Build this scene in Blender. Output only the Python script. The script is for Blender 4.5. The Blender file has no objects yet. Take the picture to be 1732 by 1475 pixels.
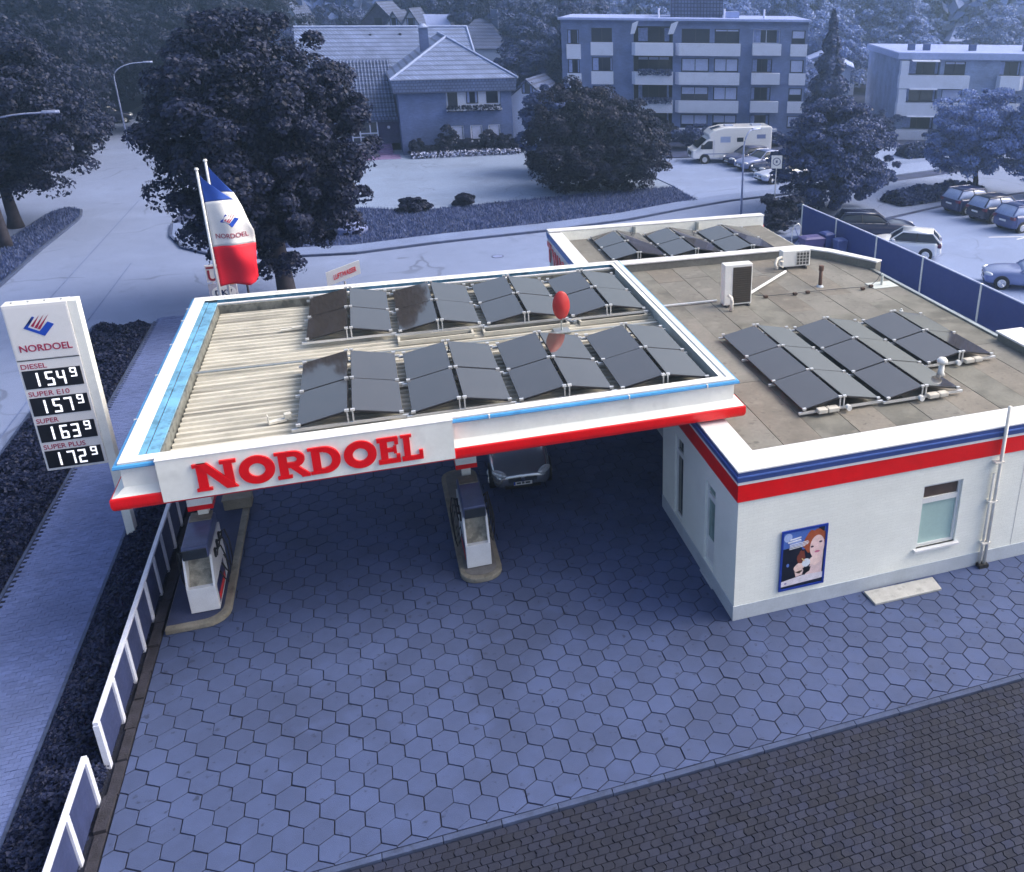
import bpy, math, random
import numpy as np
from mathutils import Matrix, Vector

# ------------------------------------------------------------------ camera, sky, sun, exposure
SC = bpy.context.scene
COL = SC.collection
PI = math.pi
random.seed(7)
RNG = np.random.default_rng(7)

YAW, PITCH, ROLL = 0.336639, 0.378425, 0.010274
CAM = (3.01363, -16.54242, 13.55208)
_f = Vector((math.sin(YAW)*math.cos(PITCH), math.cos(YAW)*math.cos(PITCH), -math.sin(PITCH)))
_r = Vector((math.cos(YAW), -math.sin(YAW), 0)); _u = _r.cross(_f)
_r2 = _r*math.cos(ROLL) + _u*math.sin(ROLL); _u2 = _r2.cross(_f)
cam = bpy.data.cameras.new('camera')
cam.sensor_fit = 'HORIZONTAL'; cam.sensor_width = 36.0
cam.lens = 1483.0876/1732*36.0
cam.shift_x = -(1131.333-866.0)/1732.0
cam.shift_y = -(737.5-569.204)/1732.0
cam.clip_start = 0.1; cam.clip_end = 2000
co = bpy.data.objects.new('camera', cam); COL.objects.link(co)
co.matrix_world = Matrix(((_r2.x, _u2.x, -_f.x, CAM[0]), (_r2.y, _u2.y, -_f.y, CAM[1]), (_r2.z, _u2.z, -_f.z, CAM[2]), (0, 0, 0, 1)))
SC.camera = co

SUN_EL, SUN_AZ = math.radians(42), math.radians(97)       # azimuth from +Y towards +X: the veiled sun stands beyond the upper right
w = bpy.data.worlds.new('World'); SC.world = w; w.use_nodes = True
nt = w.node_tree; bg = nt.nodes['Background']
sky = nt.nodes.new('ShaderNodeTexSky'); sky.sky_type = 'NISHITA'; sky.sun_disc = False
sky.sun_elevation = SUN_EL; sky.sun_rotation = SUN_AZ; sky.altitude = 50
sky.air_density = 1.0; sky.dust_density = 6.0; sky.ozone_density = 1.0
nt.links.new(sky.outputs[0], bg.inputs[0]); bg.inputs[1].default_value = 0.15
sl = bpy.data.lights.new('sun', 'SUN'); sl.energy = 1.2; sl.angle = math.radians(40); sl.color = (1.0, 0.97, 0.87)
so = bpy.data.objects.new('sun', sl); COL.objects.link(so)
sd = Vector((math.sin(SUN_AZ)*math.cos(SUN_EL), math.cos(SUN_AZ)*math.cos(SUN_EL), math.sin(SUN_EL)))
so.rotation_euler = sd.to_track_quat('Z', 'Y').to_euler(); so.location = (60, 30, 60)
SC.view_settings.view_transform = 'Standard'; SC.view_settings.look = 'None'
SC.view_settings.exposure = 0.92; SC.view_settings.gamma = 1.0; SC.view_settings.use_curve_mapping = False
SC.cycles.use_denoising = True
SC.cycles.max_bounces = 6; SC.cycles.diffuse_bounces = 3; SC.cycles.volume_bounces = 0
SC.cycles.transparent_max_bounces = 6

# ------------------------------------------------------------------ helpers
def lin(r, g, b):
    f = lambda c: (c/255/12.92) if c/255 <= .04045 else ((c/255+.055)/1.055)**2.4
    return (f(r), f(g), f(b))

MATS = {}
def mat(name, col, rough=.7, metal=0., var=.12, scale=3., bump=0., bscale=40., spec=.5, stain=None, piece=0., coat=0., streak=None, crack=None, ior=1.5):
    """procedural surface: base colour, broad and fine tone variation, optional stains, per-piece tone and relief"""
    if name in MATS: return MATS[name]
    m = bpy.data.materials.new(name); m.use_nodes = True; MATS[name] = m
    t = m.node_tree; N = t.nodes; L = t.links; b = N['Principled BSDF']
    b.inputs['Roughness'].default_value = rough; b.inputs['Metallic'].default_value = metal
    b.inputs['Specular IOR Level'].default_value = spec; b.inputs['IOR'].default_value = ior
    b.inputs['Coat Weight'].default_value = coat; b.inputs['Coat Roughness'].default_value = .05
    geo = N.new('ShaderNodeNewGeometry'); pos = geo.outputs['Position']
    def noise(s, d=4):
        n = N.new('ShaderNodeTexNoise'); n.inputs['Scale'].default_value = s; n.inputs['Detail'].default_value = d
        L.new(pos, n.inputs['Vector']); return n.outputs['Fac']
    def rng(fac, a, bb, lo=.3, hi=.7):
        r = N.new('ShaderNodeMapRange'); L.new(fac, r.inputs[0])
        r.inputs[1].default_value = lo; r.inputs[2].default_value = hi; r.inputs[3].default_value = a; r.inputs[4].default_value = bb
        return r.outputs[0]
    def mul(a, bb):
        x = N.new('ShaderNodeMath'); x.operation = 'MULTIPLY'; L.new(a, x.inputs[0]); L.new(bb, x.inputs[1]); return x.outputs[0]
    v = mul(rng(noise(scale), 1-var, 1+var), rng(noise(scale*9, 6), 1-var*.6, 1+var*.6))
    if piece:
        oi = N.new('ShaderNodeObjectInfo')
        a = N.new('ShaderNodeMath'); a.operation = 'ADD'; L.new(oi.outputs['Random'], a.inputs[0]); L.new(geo.outputs['Random Per Island'], a.inputs[1])
        fr = N.new('ShaderNodeMath'); fr.operation = 'FRACT'; L.new(a.outputs[0], fr.inputs[0])
        v = mul(v, rng(fr.outputs[0], 1-piece, 1+piece, 0, 1))
    mx = N.new('ShaderNodeMix'); mx.data_type = 'RGBA'; mx.blend_type = 'MULTIPLY'; mx.inputs[0].default_value = 1
    mx.inputs[6].default_value = (*col, 1)
    cb = N.new('ShaderNodeCombineColor')
    for i in range(3): L.new(v, cb.inputs[i])
    L.new(cb.outputs[0], mx.inputs[7]); out = mx.outputs[2]
    for k, (sc, amt, lo, hi) in enumerate(stain or []):
        sm = N.new('ShaderNodeMix'); sm.data_type = 'RGBA'; L.new(rng(noise(sc, 5), 0, 1, lo, hi), sm.inputs[0])
        L.new(out, sm.inputs[6]); sm.inputs[7].default_value = (*[c*amt for c in col], 1); out = sm.outputs[2]
    if crack:                                         # fine wandering cracks and sealed joints
        vo = N.new('ShaderNodeTexVoronoi'); vo.feature = 'DISTANCE_TO_EDGE'; vo.inputs['Scale'].default_value = crack[0]; vo.inputs['Randomness'].default_value = 1
        wn = N.new('ShaderNodeTexNoise'); wn.inputs['Scale'].default_value = crack[0]*3; L.new(pos, wn.inputs['Vector'])
        av = N.new('ShaderNodeVectorMath'); av.operation = 'MULTIPLY_ADD'; L.new(wn.outputs['Color'], av.inputs[0]); av.inputs[1].default_value = (.9/crack[0]*.5,)*3; L.new(pos, av.inputs[2]); L.new(av.outputs[0], vo.inputs['Vector'])
        c1 = rng(vo.outputs['Distance'], 1, 0, crack[1]*.4, crack[1]); c2 = rng(noise(crack[0]*1.7, 3), 0, crack[2], .46, .6)
        sm = N.new('ShaderNodeMix'); sm.data_type = 'RGBA'; L.new(mul(c1, c2), sm.inputs[0])
        L.new(out, sm.inputs[6]); sm.inputs[7].default_value = (*[c*.45 for c in col], 1); out = sm.outputs[2]
    if streak:                                        # run-off dirt drawn out along one direction
        mp = N.new('ShaderNodeMapping'); mp.inputs['Scale'].default_value = streak[0]; L.new(pos, mp.inputs['Vector'])
        n = N.new('ShaderNodeTexNoise'); n.inputs['Scale'].default_value = 1; n.inputs['Detail'].default_value = 6; L.new(mp.outputs[0], n.inputs['Vector'])
        sm = N.new('ShaderNodeMix'); sm.data_type = 'RGBA'; L.new(rng(n.outputs['Fac'], 0, 1, streak[2], streak[3]), sm.inputs[0])
        L.new(out, sm.inputs[6]); sm.inputs[7].default_value = (*[c*streak[1] for c in col], 1); out = sm.outputs[2]
    L.new(out, b.inputs['Base Color'])
    if rough > .5:
        L.new(rng(noise(scale*4), max(0, rough-.08), min(1, rough+.08)), b.inputs['Roughness'])
    if bump:
        bp = N.new('ShaderNodeBump'); bp.inputs['Strength'].default_value = bump; bp.inputs['Distance'].default_value = .02
        L.new(noise(bscale, 5), bp.inputs['Height']); L.new(bp.outputs[0], b.inputs['Normal'])
    return m

def foliage(name, col, var=.45):
    if name in MATS: return MATS[name]
    m = bpy.data.materials.new(name); m.use_nodes = True; MATS[name] = m
    t = m.node_tree; N = t.nodes; L = t.links; b = N['Principled BSDF']
    b.inputs['Roughness'].default_value = .55; b.inputs['Specular IOR Level'].default_value = .3
    geo = N.new('ShaderNodeNewGeometry')
    n = N.new('ShaderNodeTexNoise'); n.inputs['Scale'].default_value = .9; L.new(geo.outputs['Position'], n.inputs['Vector'])
    a = N.new('ShaderNodeMath'); a.operation = 'ADD'; L.new(n.outputs['Fac'], a.inputs[0]); L.new(geo.outputs['Random Per Island'], a.inputs[1])
    r = N.new('ShaderNodeValToRGB'); L.new(a.outputs[0], r.inputs[0])
    r.color_ramp.elements[0].position = .35; r.color_ramp.elements[1].position = 1.35
    r.color_ramp.elements[0].color = (*[c*(1-var) for c in col], 1)
    r.color_ramp.elements[1].color = (*[c*(1+2.2*var) for c in col], 1)
    L.new(r.outputs[0], b.inputs['Base Color'])
    tr = N.new('ShaderNodeBsdfTranslucent'); L.new(r.outputs[0], tr.inputs[0])
    ms = N.new('ShaderNodeMixShader'); ms.inputs[0].default_value = .25
    L.new(b.outputs[0], ms.inputs[1]); L.new(tr.outputs[0], ms.inputs[2]); L.new(ms.outputs[0], N['Material Output'].inputs[0])
    return m

def tiled(name, col, sx, sz, axis='xz', rough=.8, mortar=.55, offset=.5, bump=.6, gap=.06, var=.25, blotch=.2):
    """courses too small to pick apart: brick / roof tile relief by a Brick texture in object space"""
    if name in MATS: return MATS[name]
    m = bpy.data.materials.new(name); m.use_nodes = True; MATS[name] = m
    t = m.node_tree; N = t.nodes; L = t.links; b = N['Principled BSDF']; b.inputs['Roughness'].default_value = rough
    tc = N.new('ShaderNodeTexCoord'); se = N.new('ShaderNodeSeparateXYZ'); L.new(tc.outputs['Object'], se.inputs[0])
    cb = N.new('ShaderNodeCombineXYZ')
    a = N.new('ShaderNodeMath'); a.operation = 'ADD'; L.new(se.outputs[0], a.inputs[0])
    if axis == 'xz': L.new(se.outputs[1], a.inputs[1]); L.new(a.outputs[0], cb.inputs[0]); L.new(se.outputs[2], cb.inputs[1])
    else: L.new(se.outputs[0], cb.inputs[0]); L.new(se.outputs[1], cb.inputs[1])
    br = N.new('ShaderNodeTexBrick'); L.new(cb.outputs[0], br.inputs['Vector']); br.offset = offset
    br.inputs['Scale'].default_value = 1; br.inputs['Brick Width'].default_value = sx; br.inputs['Row Height'].default_value = sz
    br.inputs['Mortar Size'].default_value = gap*sz; br.inputs['Bias'].default_value = 0
    br.inputs['Color1'].default_value = (*[c*(1-var) for c in col], 1); br.inputs['Color2'].default_value = (*[c*(1+var) for c in col], 1)
    br.inputs['Mortar'].default_value = (*[c*mortar for c in col], 1)
    n = N.new('ShaderNodeTexNoise'); n.inputs['Scale'].default_value = .8; n.inputs['Detail'].default_value = 6; L.new(tc.outputs['Object'], n.inputs['Vector'])
    mr = N.new('ShaderNodeMapRange'); L.new(n.outputs['Fac'], mr.inputs[0]); mr.inputs[1].default_value = .3; mr.inputs[2].default_value = .7; mr.inputs[3].default_value = 1-blotch; mr.inputs[4].default_value = 1+blotch
    mx = N.new('ShaderNodeMix'); mx.data_type = 'RGBA'; mx.blend_type = 'MULTIPLY'; mx.inputs[0].default_value = 1
    L.new(br.outputs['Color'], mx.inputs[6]); L.new(mr.outputs[0], mx.inputs[7]); L.new(mx.outputs[2], b.inputs['Base Color'])
    iv = N.new('ShaderNodeMath'); iv.operation = 'SUBTRACT'; iv.inputs[0].default_value = 1; L.new(br.outputs['Fac'], iv.inputs[1])
    bp = N.new('ShaderNodeBump'); bp.inputs['Strength'].default_value = bump; bp.inputs['Distance'].default_value = .02
    L.new(iv.outputs[0], bp.inputs['Height']); L.new(bp.outputs[0], b.inputs['Normal'])
    return m

class MB:
    def __init__(s): s.v = []; s.f = []
    def quad(s, *p):
        n = len(s.v); s.v += [tuple(q) for q in p]; s.f.append(tuple(range(n, n+len(p)))); return s
    def box(s, x0, x1, y0, y1, z0, z1):
        n = len(s.v)
        s.v += [(x0,y0,z0),(x1,y0,z0),(x1,y1,z0),(x0,y1,z0),(x0,y0,z1),(x1,y0,z1),(x1,y1,z1),(x0,y1,z1)]
        s.f += [tuple(n+i for i in q) for q in ((3,2,1,0),(4,5,6,7),(0,1,5,4),(1,2,6,5),(2,3,7,6),(3,0,4,7))]; return s
    def prism(s, pts, a, b, axis='z'):
        """closed 2-D outline swept from a to b along an axis (y: pts are x,z; x: pts are y,z)"""
        n = len(s.v); k = len(pts)
        mk = {'z': lambda p, h: (p[0], p[1], h), 'y': lambda p, h: (p[0], h, p[1]), 'x': lambda p, h: (h, p[0], p[1])}[axis]
        s.v += [mk(p, a) for p in pts] + [mk(p, b) for p in pts]
        s.f += [tuple(range(n+k-1, n-1, -1)), tuple(range(n+k, n+2*k))]
        s.f += [(n+i, n+(i+1) % k, n+k+(i+1) % k, n+k+i) for i in range(k)]; return s
    def tube(s, pts, r, n=8, cap=True):
        pts = [Vector(p) for p in pts]; rs = r if isinstance(r, (list, tuple)) else [r]*len(pts); b0 = len(s.v)
        for i, p in enumerate(pts):
            d = (pts[min(i+1, len(pts)-1)] - pts[max(i-1, 0)]).normalized()
            a = d.cross(Vector((0, 0, 1)) if abs(d.z) < .95 else Vector((1, 0, 0))).normalized(); c = d.cross(a)
            s.v += [tuple(p + (a*math.cos(2*PI*j/n) + c*math.sin(2*PI*j/n))*rs[i]) for j in range(n)]
        for i in range(len(pts)-1):
            for j in range(n):
                s.f.append((b0+i*n+j, b0+i*n+(j+1) % n, b0+(i+1)*n+(j+1) % n, b0+(i+1)*n+j))
        if cap:
            s.f.append(tuple(b0+j for j in range(n-1, -1, -1))); s.f.append(tuple(b0+(len(pts)-1)*n+j for j in range(n)))
        return s
    def loft(s, rings, cap=True, closed=True):
        b0 = len(s.v); k = len(rings[0])
        for r in rings: s.v += [tuple(p) for p in r]
        for i in range(len(rings)-1):
            for j in range(k if closed else k-1):
                s.f.append((b0+i*k+j, b0+i*k+(j+1) % k, b0+(i+1)*k+(j+1) % k, b0+(i+1)*k+j))
        if cap:
            s.f.append(tuple(b0+j for j in range(k-1, -1, -1))); s.f.append(tuple(b0+(len(rings)-1)*k+j for j in range(k)))
        return s
    def disc(s, c, r, axis='y', n=20, rz=None, thick=.01):
        pts = [(c[0]+r*math.cos(2*PI*i/n), c[2]+(rz or r)*math.sin(2*PI*i/n)) for i in range(n)] if axis == 'y' else \
              [(c[1]+r*math.cos(2*PI*i/n), c[2]+(rz or r)*math.sin(2*PI*i/n)) for i in range(n)]
        a = c[1] if axis == 'y' else c[0]
        return s.prism(pts, a-thick/2, a+thick/2, axis)
    def mesh(s, name):
        me = bpy.data.meshes.new(name); me.from_pydata(s.v, [], s.f); me.update(); return me

def obj(name, mb, m, parent=None, loc=None, rot=None, smooth=False, bevel=0., kind=None, subsurf=0):
    me = mb.mesh(name) if isinstance(mb, MB) else mb
    if m is not None and len(me.materials) == 0: me.materials.append(m)
    o = bpy.data.objects.new(name, me); COL.objects.link(o)
    if parent is not None: o.parent = parent
    if loc: o.location = loc
    if rot: o.rotation_euler = rot
    if smooth:
        me.polygons.foreach_set('use_smooth', [True]*len(me.polygons))
    if subsurf:
        md = o.modifiers.new('smooth', 'SUBSURF'); md.levels = subsurf; md.render_levels = subsurf
    if bevel:
        md = o.modifiers.new('edge', 'BEVEL'); md.width = bevel; md.segments = 2; md.limit_method = 'ANGLE'; md.angle_limit = math.radians(40)
    if kind: o['kind'] = kind
    return o

def thing(name, label, cat, loc=(0, 0, 0), rz=0., group=None):
    o = bpy.data.objects.new(name, None); COL.objects.link(o); o.empty_display_size = .2
    o.location = loc; o.rotation_euler = (0, 0, rz)
    o['label'] = label; o['category'] = cat
    if group: o['group'] = group
    return o
def tag(o, label, cat, group=None):
    o['label'] = label; o['category'] = cat
    if group: o['group'] = group
    return o
def struct(name, mb, m, **k):
    o = obj(name, mb, m, **k); o['kind'] = 'structure'; return o
def dup(root, loc, rz=0., label=None, scale=None):
    r = root.copy(); COL.objects.link(r); r.location = loc; r.rotation_euler = (0, 0, rz)
    if scale: r.scale = scale
    if label: r['label'] = label
    for ch in list(root.children):
        c = ch.copy(); COL.objects.link(c); c.parent = r
        for g in list(ch.children):
            d = g.copy(); COL.objects.link(d); d.parent = c
    return r

def poly_sheet(pts, z, t=.0):
    mb = MB()
    if t: mb.prism(pts, z-t, z)
    else: mb.quad(*[(x, y, z) for x, y in pts])
    return mb

_tc = {}
def text_mesh(body, wdt, hgt, depth=.01, bold=0.):
    """lettering as a mesh in the x-z plane facing -y, lower-left at the origin, fitted to wdt x hgt"""
    cu = bpy.data.curves.new('lettering', 'FONT'); cu.body = body; cu.size = 1; cu.extrude = .02; cu.offset = bold; cu.resolution_u = 4
    o = bpy.data.objects.new('lettering', cu); COL.objects.link(o)
    dg = bpy.context.evaluated_depsgraph_get(); me = bpy.data.meshes.new_from_object(o.evaluated_get(dg))
    bpy.data.objects.remove(o)
    n = len(me.vertices); a = np.empty(n*3); me.vertices.foreach_get('co', a); a = a.reshape(-1, 3)
    lo, hi = a.min(0), a.max(0); sx = wdt/(hi[0]-lo[0]); sz = hgt/(hi[1]-lo[1])
    b = np.stack([(a[:, 0]-lo[0])*sx, -(a[:, 2]-lo[2])/(hi[2]-lo[2])*depth, (a[:, 1]-lo[1])*sz], 1)
    me.vertices.foreach_set('co', b.ravel()); me.update(); return me

def np_mesh(name, V, F):
    me = bpy.data.meshes.new(name); nv, nf = len(V), len(F); k = F.shape[1]
    me.vertices.add(nv); me.vertices.foreach_set('co', np.asarray(V, 'f').ravel())
    me.loops.add(nf*k); me.loops.foreach_set('vertex_index', F.astype('i').ravel())
    me.polygons.add(nf); me.polygons.foreach_set('loop_start', np.arange(0, nf*k, k, dtype='i'))
    me.polygons.foreach_set('loop_total', np.full(nf, k, 'i')); me.update(calc_edges=True); return me

def leaves(name, P, Nrm, size, jitter=.9, aspect=1.5, rng=RNG):
    """one small folded-looking leaf face per point, turned roughly to its normal"""
    n = len(P); d = Nrm + rng.normal(0, jitter, (n, 3)); d /= np.linalg.norm(d, axis=1)[:, None]+1e-9
    a = np.cross(d, rng.normal(0, 1, (n, 3))); a /= np.linalg.norm(a, axis=1)[:, None]+1e-9; b = np.cross(d, a)
    s = size*rng.uniform(.6, 1.3, (n, 1))*.5
    V = np.stack([P-a*s*aspect, P-b*s+d*s*.25, P+a*s*aspect, P+b*s+d*s*.25], 1).reshape(-1, 3)
    return np_mesh(name, V, np.arange(4*n).reshape(-1, 4))

def crown_points(n, rx, ry, rz, clumps=90, rng=RNG, shape='round', lump=.2):
    """points spread in leafy clumps over an uneven crown centred on the origin"""
    dirs = rng.normal(0, 1, (clumps, 3)); dirs /= np.linalg.norm(dirs, axis=1)[:, None]
    rad = rng.uniform(.3, 1.0, clumps)**.45
    wob = 1 + lump*np.sin(dirs[:, 0]*5+rng.uniform(0, 6)) * np.cos(dirs[:, 2]*4+rng.uniform(0, 6)) + rng.normal(0, .09, clumps)
    c = dirs*np.clip(rad*wob, .1, 1.04)[:, None]
    if shape == 'egg': c[:, :2] *= (1-.35*np.clip(c[:, 2:3], -.2, 1))
    cs = rng.uniform(.06, .24, clumps)*(90/clumps)**.22
    k = rng.integers(0, clumps, n); d = rng.normal(0, 1, (n, 3)); d /= np.linalg.norm(d, axis=1)[:, None]
    d[:, 2] = np.where(rng.random(n) < .6, np.abs(d[:, 2]), d[:, 2])
    r = rng.uniform(.45, 1.0, n)**.5
    P = c[k] + d*(cs[k]*r)[:, None]*np.array([1.15, 1.15, .8]); Nn = d*.8 + np.array([0, 0, .5]) + c[k]*.4
    return P*np.array([rx, ry, rz]), Nn, c*np.array([rx, ry, rz])

# ------------------------------------------------------------------ materials
M_WHITE = mat('white_paint', (.82,.83,.79), .45, var=.05, scale=1.2, stain=[(2.5,.88,.55,.75)])
M_COPING = mat('white_coping', (.72,.72,.74), .4, var=.05, scale=2, stain=[(3,.8,.58,.75)])
M_RED = mat('red_paint', lin(228,6,14), .32, var=.07, scale=2, coat=.2)
M_REDL = mat('red_letter', lin(222,4,18), .35, var=.05, scale=3)
M_BLUE = mat('navy_paint', lin(60,80,140), .35, var=.1, scale=2)
M_SKYB = mat('sky_blue_paint', lin(70,150,210), .45, var=.12, scale=2, stain=[(4,.75,.55,.7)])
M_GUTTER = mat('faded_blue_gutter', lin(105,160,195), .6, var=.2, scale=2, stain=[(5,.6,.5,.65),(1.6,1.25,.55,.7)])
M_ZINC = mat('zinc', (.42,.45,.46), .4, .75, var=.15, scale=3)
M_ALU = mat('aluminium', (.72,.73,.75), .35, .5, var=.08)
M_PLASTIC = mat('white_plastic', (.75,.76,.76), .4, var=.05)
M_BLACK = mat('black_rubber', (.015,.015,.018), .6, var=.2)
M_DARKM = mat('dark_metal', (.06,.065,.075), .45, .3, var=.2)
M_SHEET = mat('roof_sheet', lin(196,192,180), .6, var=.08, scale=.9, stain=[(1.3,.8,.5,.7)], streak=((.35,9,1),.5,.5,.68))
M_BITUM = mat('bitumen', lin(117,115,110), .85, var=.14, scale=1.0, bump=.4, bscale=60, stain=[(.55,.72,.5,.66),(2.2,1.16,.54,.7),(5,.66,.6,.72)], piece=.1)
M_BITUMD = mat('bitumen_dark', lin(112,112,108), .85, var=.2, scale=1.2, bump=.4, bscale=50)
M_WALL = tiled('white_brickwork', (.83,.85,.80), .25, .08, var=.02, mortar=.9, bump=.35, blotch=.05)
M_PLINTH = mat('grey_plinth', lin(178,186,196), .7, var=.08, scale=2)
M_ISLAND = mat('island_concrete', lin(132,128,118), .85, var=.2, scale=3, bump=.4, stain=[(4,.6,.5,.7)])
M_KERB = mat('kerb_concrete', lin(62,75,108), .85, var=.2, scale=3, bump=.3, stain=[(5,.6,.55,.7)], piece=.12)
M_HEX = mat('hexagon_concrete', lin(64,78,117), .8, var=.08, scale=.7, bump=.35, bscale=70, stain=[(.3,.74,.5,.68),(1.4,1.14,.55,.72),(5,.5,.64,.7)], piece=.1)
M_JOINT = mat('joint_dirt', lin(17,21,40), .95, var=.3, scale=6)
M_BLOCK = mat('block_concrete', lin(28,34,56), .85, var=.15, scale=.8, bump=.4, bscale=60, stain=[(.4,.7,.5,.7)], piece=.34)
M_WALK = mat('walkway_block', lin(92,107,154), .85, var=.12, scale=1, bump=.3, piece=.13, stain=[(.5,.8,.5,.7)])
M_ROAD = mat('pale_asphalt', lin(118,132,168), .85, var=.07, scale=.12, bump=.3, bscale=70, stain=[(.06,.84,.5,.66),(.25,1.1,.55,.7),(.9,.85,.6,.75)], crack=(.11,.012,.7))
M_LOT = mat('car_park_asphalt', lin(126,142,182), .85, var=.06, scale=.15, bump=.3, bscale=70, stain=[(.1,.86,.5,.66),(.5,1.08,.55,.7)], crack=(.14,.012,.6))
M_YARD = mat('yard_paving', lin(124,140,172), .85, var=.08, scale=.3, stain=[(.2,.84,.5,.66),(1,1.1,.55,.7)], crack=(.2,.014,.6))
M_PATH = mat('footpath', lin(112,128,168), .85, var=.08, scale=.5, stain=[(.6,.85,.5,.7)])
M_GRASSG = mat('grass_soil', lin(48,60,98), .95, var=.35, scale=.8, bump=.8, bscale=20)
M_GRASS = foliage('grass_blade', lin(58,72,112), .35)
M_GLASS = mat('dark_glass', (.02,.026,.032), .06, var=.05, spec=.8)
M_GLASSB = mat('blue_dark_glass', (.02,.025,.05), .08, var=.05, spec=.7)
M_FROST = mat('frosted_glass', lin(168,196,192), .25, var=.05, scale=1)
M_BLIND = mat('window_blind', lin(170,182,222), .7, var=.06)
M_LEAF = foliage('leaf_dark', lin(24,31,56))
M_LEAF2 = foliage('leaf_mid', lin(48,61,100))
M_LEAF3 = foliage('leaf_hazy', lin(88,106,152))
M_LEAF4 = foliage('leaf_plum', lin(25,29,52))
M_HEDGE = foliage('hedge_leaf', lin(28,35,62), .4)
M_BARK = mat('bark', lin(52,50,62), .9, var=.3, scale=5, bump=.8, bscale=25)

# ------------------------------------------------------------------ ground, roads, pavements
struct('ground', poly_sheet([(-500,-200),(500,-200),(500,700),(-500,700)], -.10), M_GRASSG)
far_kerb = [(-8.4,60),(-8.4,42),(-8.0,39),(-7.0,36.2),(-5.2,34),(-2.5,32.7),(2,32.2),(7.1,33.2),(13.4,33.9),(18.6,35.1),(23.3,37),(26.7,38.1),(34.6,39.4),(44,41.4),(56,44.4),(80,50)]
road = [(-25,-30),(-8.45,-30),(-8.45,23.6),(-6,24),(20,24),(27,28.5),(40,33),(80,42)] + far_kerb[::-1] + [(-8.4,120),(-25,120)]
struct('road', poly_sheet(road, -.03, .05), M_ROAD)
struct('car_park', poly_sheet([(27.8,-10),(80,-10),(80,41.6),(40,32.6),(27.8,28.2)], -.026, .05), M_LOT)
struct('service_yard', poly_sheet([(20.2,-5.2),(27.79,-5.2),(27.79,28.1),(20.2,24.3)], -.022, .06), M_YARD)

def offset_path(path, d):
    out = []
    for i, p in enumerate(path):
        a = Vector(path[max(i-1, 0)]); b = Vector(path[min(i+1, len(path)-1)]); t = (b-a).normalized()
        out.append((p[0]-t.y*d, p[1]+t.x*d))
    return out
# far side of the side road: kerb stones, footpath, verge
ks = thing('kerb', 'low grey kerb line between the side road and the far footpath', 'kerb')
fk = far_kerb[1:13]
def resample(path, step):
    out = [Vector(path[0])]; acc = 0
    for a, b in zip(path[:-1], path[1:]):
        a, b = Vector(a), Vector(b); L = (b-a).length; d = step-acc
        while d < L: out.append(a+(b-a)*d/L); d += step
        acc = (acc+L) % step if L+acc >= step else acc+L
    return out
def kerb_run(path, parent, wdt=.15, z0=-.03, z1=.09, step=1.0, side=1):
    pts = resample(path, step)
    for a, b in zip(pts[:-1], pts[1:]):
        t = (b-a).normalized(); n = Vector((-t.y, t.x))*wdt*side; a2 = a+t*.006; b2 = b-t*.006
        j = random.uniform(-.004, .004)
        obj('kerb_stone', MB().prism([tuple(a2), tuple(b2), tuple(b2+n), tuple(a2+n)] if side > 0 else [tuple(b2), tuple(a2), tuple(a2+n), tuple(b2+n)], z0-.1, z1+j), M_KERB, parent)
kerb_run(fk, ks, step=1.5)
inner = offset_path(fk, .16); outer = offset_path(fk, 1.7)
struct('footpath', poly_sheet(inner + outer[::-1], .075, .1), M_PATH)
verge_out = [(24.3,38.7),(24.2,43.3),(19,43.2),(13.5,42.3),(5.7,41.2),(2.9,42.9),(-4,43.2),(-6.6,43.2)]
vi = offset_path(far_kerb[1:12], 1.72)
struct('grass_verge', poly_sheet(vi[:-1] + verge_out, .06, .1), M_GRASSG)
struct('house_yard', poly_sheet([(-6.6,43.3),(2.9,43.0),(5.7,41.3),(13.5,42.4),(19,43.3),(24.2,43.4),(22.5,61),(18,64),(-6.6,66)], .04, .1), M_YARD)
struct('parking_bay', poly_sheet([(24.35,38.9),(27,39.9),(35,41.2),(46,43.6),(58,47),(54,55),(42,53.5),(27,54.5),(23.2,56),(24.35,44)], .02, .1), M_LOT)
# pale joints and lane seams in the main road (thin tar strips)
for i, (a, b) in enumerate([((-8.95,8),(-9.0,34)),((-11.35,28),(-11.5,50)),((-18.6,60.7),(-14.0,67.6))]):
    A, B = Vector(a), Vector(b); t = (B-A).normalized(); n = Vector((-t.y, t.x))*.03
    struct('road_seam', poly_sheet([tuple(A-n), tuple(B-n), tuple(B+n), tuple(A+n)], -.022), mat('tar_seam', lin(90,106,148), .8, var=.3, scale=2))
for c in ((-5.5,36.4,.33), (9.3,29.6,.33), (4.0,26.7,.3)):
    m_ = thing('manhole_cover', ['round manhole cover in the road beside the corner kerb', 'round manhole cover in the side road behind the flat canopy', 'pale manhole cover in the side road close behind the canopy edge'][int(c[0] > 0)+int(c[0] in (4.0,))], 'manhole', (c[0], c[1], -.03))
    obj('rim', MB().prism([(c[2]*math.cos(i*PI/12), c[2]*math.sin(i*PI/12)) for i in range(24)], 0, .008), M_KERB, m_)
    obj('cover', MB().prism([(c[2]*.82*math.cos(i*PI/12), c[2]*.82*math.sin(i*PI/12)) for i in range(24)], 0, .013), mat('cast_iron', lin(120,132,176), .6, var=.2, scale=8), m_)
# white bay lines right
for a, b in (((37.6,25.0),(40.4,24.3)), ((38.9,24.1),(40.9,24.6))):
    A, B = Vector(a), Vector(b); t = (B-A).normalized(); n = Vector((-t.y, t.x))*.06
    struct('bay_line', poly_sheet([tuple(A-n), tuple(B-n), tuple(B+n), tuple(A+n)], -.02), mat('line_paint', (.75,.77,.8), .7, var=.1))

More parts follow.
